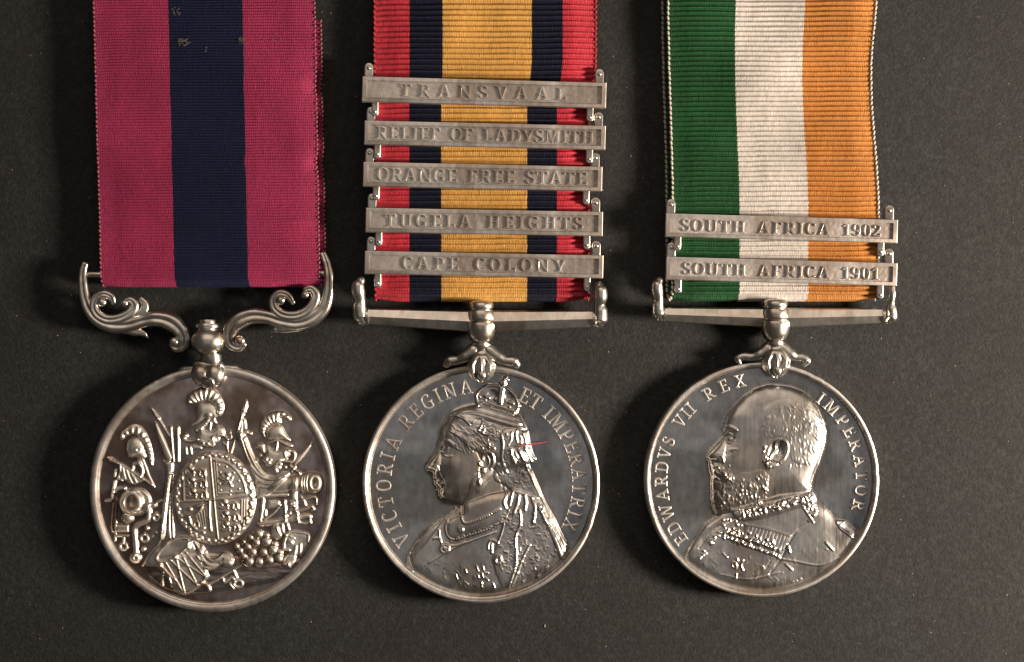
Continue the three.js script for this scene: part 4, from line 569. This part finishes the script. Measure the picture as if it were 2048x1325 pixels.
// ------------------------------------------------------------------ medal with the green, white and orange ribbon and the bearded king's head
{
  const cx = 1524.5, cy = 960.5;
  const T = thing('medal', cx, cy, 'silver medal with a bearded man in profile and two clasps', 'medal', 'three campaign medals side by side on the mat');
  const D = sub('disc', T); D.rotation.set(-0.01, 0, -0.01);
  const YF = 26, G = new Relief(cx, cy, 229, YF), F = (n, l) => G.id(n, l);
  rim(D, cx, cy, [[0.1, 1], [228, 1], [233, 3], [235, 7], [235, 36], [233.8, 39.8], [231, 41.2], [228.5, 41], [227, 39.6], [226, 36], [225, 34.5], [224, 29], [222, 24.5]], 8);
  const arc = (a0, a1, r, n = 12) => Array.from({ length: n + 1 }, (_, i) => { const a = lerp(a0, a1, i / n) * Math.PI / 180; return [cx + r * Math.sin(a), cy - r * Math.cos(a)]; });
  const coat = F('coat', 'uniform coat with collar, medals and star');
  G.poly(coat, [[1466, 1018], [1434, 1034], [1424, 1041], [1409, 1051], [1391, 1078], [1380, 1095], [1371, 1114], ...arc(222, 118, 226, 14), [1717, 1063], [1705, 1055], [1690, 1046], [1675, 1042], [1655, 1019], [1634, 1006], [1622, 984], [1560, 990]], 9, 26, { sharp: true, tex: (x, y) => 1.8 * (fbm(x / 24, y / 24, 41, 4) - 0.5) });
  G.swell(1630, 1090, 50, 4, 50, 0, [coat]); G.swell(1480, 1120, 50, 3, 40, 0, [coat]);
  const face = F('face', 'bearded man’s face in profile looking left');
  const prof = [[1560, 773], [1535, 773], [1510, 781], [1490, 794], [1470, 814], [1458, 831], [1450, 849], [1448, 857], [1450, 866], [1449, 874], [1445, 881], [1434, 891], [1422, 903], [1413.5, 913], [1415, 919], [1419, 924], [1418.5, 932], [1420, 944], [1424, 956], [1422, 968], [1424, 985], [1423, 1000], [1426, 1018], [1434, 1032], [1460, 1026], [1487, 1018]];
  const head = [...prof, [1530, 1006], [1580, 994], [1622, 984], [1622, 972], [1629, 950], [1638, 930], [1646, 905], [1652, 884], [1653, 862], [1646, 840], [1638, 820], [1626, 801], [1608, 786], [1585, 777]];
  G.poly(face, head, 4, 10, { sharp: true }); G.poly(null, head, 15, 96, { sharp: true });
  G.swell(1475, 905, 24, 2.5, 26, 0, [face]); G.swell(1475, 835, 22, 1.6, 20, 0, [face]); G.swell(1590, 940, 30, 1.6, 40, 0, [face]);
  G.poly(face, [[1448, 876], [1434, 891], [1422, 903], [1413, 913], [1416, 920], [1428, 926], [1444, 924], [1450, 905], [1452, 886]], 4.5, 9); G.line(face, [[1432, 915], [1439, 911], [1446, 917], [1446, 925]], 2.6, 3.4); G.dome(null, 1428, 921, 7, -3.4, 2.6, 0.15);
  G.dome(null, 1459, 874, 11, -6, 12); G.dome(face, 1460, 878, 5.6, 5, 5); G.line(face, [[1451, 871], [1459, 868], [1468, 873]], 2, 3.4); G.line(face, [[1453, 885], [1460, 887], [1468, 882]], 1.7, 2.4); G.line(face, [[1449, 859], [1459, 855], [1472, 861]], 4, 3.2); G.line(face, [[1452, 905], [1460, 900], [1473, 899]], 1.8, 2.2); G.line(null, [[1453, 912], [1462, 905]], 1.8, -2); G.dome(null, 1454, 864, 3, -3.4, 2.6);
  // moustache and beard in short strands
  const beard = F('beard', 'moustache and full beard'); G.poly(beard, [[1420, 927], [1430, 926], [1442, 932], [1452, 944], [1466, 956], [1450, 964], [1436, 958], [1425, 950]], 4.5, 7);
  G.poly(beard, [[1424, 962], [1440, 964], [1462, 958], [1482, 946], [1500, 945], [1518, 940], [1530, 944], [1536, 962], [1534, 985], [1520, 1008], [1490, 1016], [1458, 1027], [1434, 1032], [1426, 1018], [1423, 1000], [1424, 982]], 2, 14);
  for (let i = 0; i < 300; i++) { const x = rr(1426, 1536), y = rr(930, 1028), a = lerp(2.1, 1.2, (x - 1426) / 110) + rr(-0.45, 0.45), l = rr(4, 9); if (y < 958 - (x - 1420) * 0.16 + (x > 1466 ? 6 : -30) || y > 1030 - (x - 1434) * 0.2) continue; G.line(beard, [[x, y], [x + l * Math.cos(a), y + l * Math.sin(a)]], rr(1.4, 2.6), rr(0.6, 1.7), { taper: 0.6 }); }
  for (let i = 0; i < 34; i++) { const t = rnd(), x = lerp(1424, 1458, t), y = lerp(932, 952, t) + rr(-6, 7), l = rr(6, 13); G.line(beard, [[x, y], [x + l * 0.75, y + l * 0.8]], rr(1, 1.7), rr(1, 2), { taper: 0.6 }); }
  const hair = F('hair', 'cropped hair at the back of the head'); G.poly(hair, [[1528, 822], [1545, 806], [1570, 800], [1600, 806], [1626, 822], [1640, 848], [1646, 872], [1640, 900], [1626, 925], [1600, 930], [1580, 915], [1578, 885], [1560, 874], [1540, 880], [1524, 895], [1518, 880], [1530, 850]], 1.2, 12);
  for (let i = 0; i < 260; i++) { const x = rr(1524, 1644), y = rr(804, 930), dx = x - 1545, dy = y - 780, a = Math.atan2(dy, dx) + rr(-0.5, 0.5) + 0.3, l = rr(5, 13); if (Math.hypot((x - 1585) / 64, (y - 868) / 68) > 1 || (x < 1580 && y > 875)) continue; G.line(hair, [[x, y], [x + l * Math.cos(a), y + l * Math.sin(a)]], rr(1.4, 2.8), rr(0.4, 1.0), { taper: 0.7 }); }
  for (let i = 0; i < 12; i++) { const x = rr(1526, 1540), y = rr(884, 940); G.line(hair, [[x, y], [x - rr(1, 4), y + rr(5, 9)]], 2, 2.6, { taper: 0.6 }); }
  const ear = F('ear'); G.dome(null, 1556, 905, 19, -5, 26, 0.35); G.line(ear, [[1549, 894], [1552, 886], [1559, 881], [1568, 882], [1574, 891], [1573, 904], [1567, 918], [1559, 926]], 3, 7.5); G.line(ear, [[1551, 898], [1546, 906], [1540, 914]], 3, 6); G.poly(ear, [[1530, 926], [1541, 921], [1554, 924], [1556, 930], [1546, 937], [1533, 937]], 5.5, 4.5); G.dome(null, 1561, 900, 7, -4, 12, 0.25);
  const coll = F('collar', 'embroidered standing collar'); G.poly(coll, [[1466, 1024], [1490, 1014], [1530, 1005], [1580, 993], [1622, 984], [1632, 1005], [1606, 1012], [1560, 1026], [1520, 1037], [1490, 1041], [1472, 1038]], 4, 5);
  for (let i = 0; i < 120; i++) { const t = rnd(), x = lerp(1492, 1622, t), y = lerp(1019, 988, t) + rr(1, lerp(19, 15, t)), r = rr(2, 3.6); G.dome(coll, x, y, r * rr(0.9, 1.5), r * 0.9, r, rr(0, 3)); } G.line(coll, [[1484, 1020], [1487, 1032], [1486, 1040]], 2, 3.4); G.line(coll, [[1488, 1041], [1520, 1038], [1560, 1027], [1606, 1013]], 1.3, 2);
  const lap = F('lapel'); G.poly(lap, [[1432, 1036], [1450, 1026], [1482, 1019], [1480, 1032], [1452, 1044], [1420, 1062], [1396, 1092], [1380, 1112], [1374, 1108], [1390, 1080], [1410, 1052]], 3.5, 7); G.line(null, [[1484, 1034], [1450, 1048], [1424, 1066], [1398, 1098]], 2, -2.4);
  const braid = F('braid'); for (let i = 0; i < 26; i++) { const t = i / 25, x = lerp(1440, 1402, t), y = lerp(1064, 1116, t); if (t > 0.55 && t < 0.8) continue; G.dome(braid, x + rr(-4, 4), y + rr(-3, 3), rr(2.4, 3.8), 3.4, rr(2, 3)); } for (let i = 0; i < 20; i++) G.dome(braid, rr(1446, 1484), rr(1040, 1072), rr(2, 3.6), 3.6, rr(2, 4)); 
  // rows of orders on the chest
  const bar = F('ribbon_bar', 'row of medal ribbons on the chest'); G.poly(bar, [[1491, 1050], [1536, 1058], [1580, 1072], [1564, 1102], [1524, 1092], [1484, 1080]], 3, 3.5, { sharp: true }); G.line(bar, [[1491, 1050], [1540, 1060], [1581, 1073]], 1.6, 2.6); G.line(bar, [[1581, 1073], [1566, 1100]], 1.5, 2.4); for (let i = 0; i < 12; i++) { const x = 1494 + i * 7.2, y = 1052 + i * 1.8; G.line(null, [[x, y], [x - 9, y + 24]], 1, -1.6); }
  for (let i = 0; i < 40; i++) { const t = (i % 20) / 19, row = i < 20 ? 0 : 1; const m = F('order'); G.dome(m, lerp(1450, 1557, t) + rr(-1.5, 1.5), lerp(1070, 1108, t) + row * 11 - 6 + rr(-2, 2), rr(2.4, 4), rr(4, 6), rr(3, 5), rr(-0.4, 0.4)); }
  for (let i = 0; i < 26; i++) { const t = rnd(); G.dome(bar, lerp(1455, 1550, t), lerp(1060, 1090, t) + rr(-8, 8), rr(1.6, 2.6), 3.6, rr(2, 4)); }
  const star = F('star', 'star order on the coat'); for (const l of [[[1470, 1127], [1473, 1132], [1472, 1138]], [[1486, 1122], [1482, 1131], [1486, 1142]], [[1474, 1118], [1475, 1123]], [[1473, 1149], [1472, 1158]], [[1446, 1108], [1454, 1116]]]) G.line(star, l, 1.8, 3.4); G.ring(star, 1468, 1131, 4, 6, 1.4, 2.2);
  const ep = F('shoulder_cord'); for (let i = 0; i < 26; i++) G.dome(ep, 1612 + rr(0, 18) + (i % 5), 996 + i * 1.5 + rr(-3, 3), rr(2.4, 4), 4, rr(2, 3.4)); G.line(ep, [[1608, 1016], [1614, 1026], [1622, 1038], [1627, 1046]], 2.2, 4);
  const slv = F('sleeve'); for (const l of [[[1674, 1046], [1684, 1060], [1698, 1070], [1708, 1078]], [[1678, 1045], [1692, 1046], [1706, 1054], [1716, 1062]], [[1652, 1086], [1666, 1101]], [[1576, 1092], [1580, 1106]], [[1572, 1130], [1584, 1141]]]) G.line(slv, l, 2.4, 4.5); G.dome(null, 1694, 1058, 12, -3, 6, 0.5);
  G.line(null, [[1616, 1046], [1594, 1064], [1576, 1092], [1562, 1120], [1540, 1150]], 2.4, -3.4); G.line(coat, [[1440, 1150], [1500, 1160], [1560, 1146]], 2, 1.4); G.line(coat, [[1556, 1118], [1590, 1124], [1640, 1132], [1680, 1118]], 2.4, 1.6); G.line(null, [[1514, 1158], [1528, 1144], [1544, 1120]], 2, -1.6);
  for (let i = 0; i < 70; i++) { const x = rr(1400, 1690), y = rr(1090, 1170), a = rr(0.2, 2.6), r = rr(5, 16); if (Math.hypot(x - cx, y - cy) > 205) continue; G.line(coat, [[x, y], [x + r * Math.cos(a), y + r * Math.sin(a)]], rr(1.4, 3), rr(0.4, 1.1), { taper: 0.7 }); }
  const mono = F('monogram'); for (const [x, y] of [[1587, 1167], [1594, 1165], [1602, 1161]]) G.ring(mono, x, y, 2.2, 2.2, 1, 1.8);
  G.blur(1); G.soften(7, 0.58); G.build(D, M.discB, M.reliefB, 224.5);
  for (const [t, a0, a1] of [['EDWARDVS', -126.5, -67.8], ['VII', -54.8, -44.8], ['REX', -31.7, -12.4], ['IMPERATOR', 36.3, 105.3]]) arcText(D, t, cx, cy, 189, 26, a0, a1, YF - 0.4, M.letterB, 0.95);

  barSuspender(T, { cx: 1551, x0: 1328, x1: 1768, yl: [629, 14], yc: [636, 20], yr: [632, 15], k0: 598,
    ends: [[[1318, 562, 46, 8], [1314, 571, 48, 11.5], [1314, 582, 47, 12], [1317, 600, 42, 10], [1316, 614, 40, 12], [1318, 627, 38, 14], [1321, 635, 37, 10]], [[1784, 576, 46, 6], [1784, 590, 47, 7], [1782, 606, 42, 7.5], [1784, 622, 40, 10.5], [1784, 634, 38, 12], [1778, 642, 37, 8]]],
    leaf: [1552, 757], wings: [[[1537, 696, 38, 10], [1522, 708, 38, 9], [1505, 714, 36, 7], [1488, 713, 35, 7], [1477, 718, 34, 6.5], [1480, 726, 35, 4]], [[1566, 696, 38, 10], [1581, 708, 38, 9], [1594, 714, 36, 7], [1606, 715, 35, 7], [1616, 722, 34, 6.5], [1610, 730, 35, 4]]] });
  for (const [t, x, y, w, h, a, x0, x1] of [['SOUTH AFRICA 1902', 1561.5, 457.5, 463, 47, 1.6, 1362, 1760], ['SOUTH AFRICA 1901', 1561.5, 543.5, 461, 46, 1.6, 1365, 1757]]) clasp(T, t, x, y, w, h, a, x0, x1, 24, 42, 'silver clasp reading ' + t, lugs(w, h, 21, 20));
  const green = silk('#1b5029', 0.2), white = silk('#dad5ce', 0.2), orange = silk('#c68542', 0.3), edge = silk('#e6dfd2', 0.2);
  ribbon(T, {
    stripes: [[0, 0.325, green, 'green stripe'], [0.325, 0.66, white, 'white middle stripe'], [0.66, 1, orange, 'orange stripe']],
    edge: (z) => [lerp(1338, 1347, smoothstep(z, 0, 420)), 1743 + 10 * smoothstep(-z, -130, 20) + 14 * smoothstep(z, 170, 420)], top: -70, bottom: 595, rib: 10, amp: 8.4, y: 31, fold: 13, s: 15,
    selvedge: { r: 4.6, every: 1, mat: edge }, back: [-8, -4], backTop: -70, lift: (px, z, bk) => 10 * (fbm(px / 190, z / 150, 34, 2) - 0.5) * (1 - bk),
  });
}

// ------------------------------------------------------------------ the stray thread
{
  const T = thing('thread', 1062, 889, 'short red thread lying across the veiled head on the medal', 'thread');
  mesh('fibre', rope([[1028, 894.5, 48, 0.8], [1042, 893, 49, 1.5], [1058, 889, 47, 1.4], [1078, 887, 38, 1.4], [1096, 884, 31, 0.7]], { k: 8, sides: 8 }), silk('#a8424e', 0.3), T);
}
renderer.render(scene, camera);
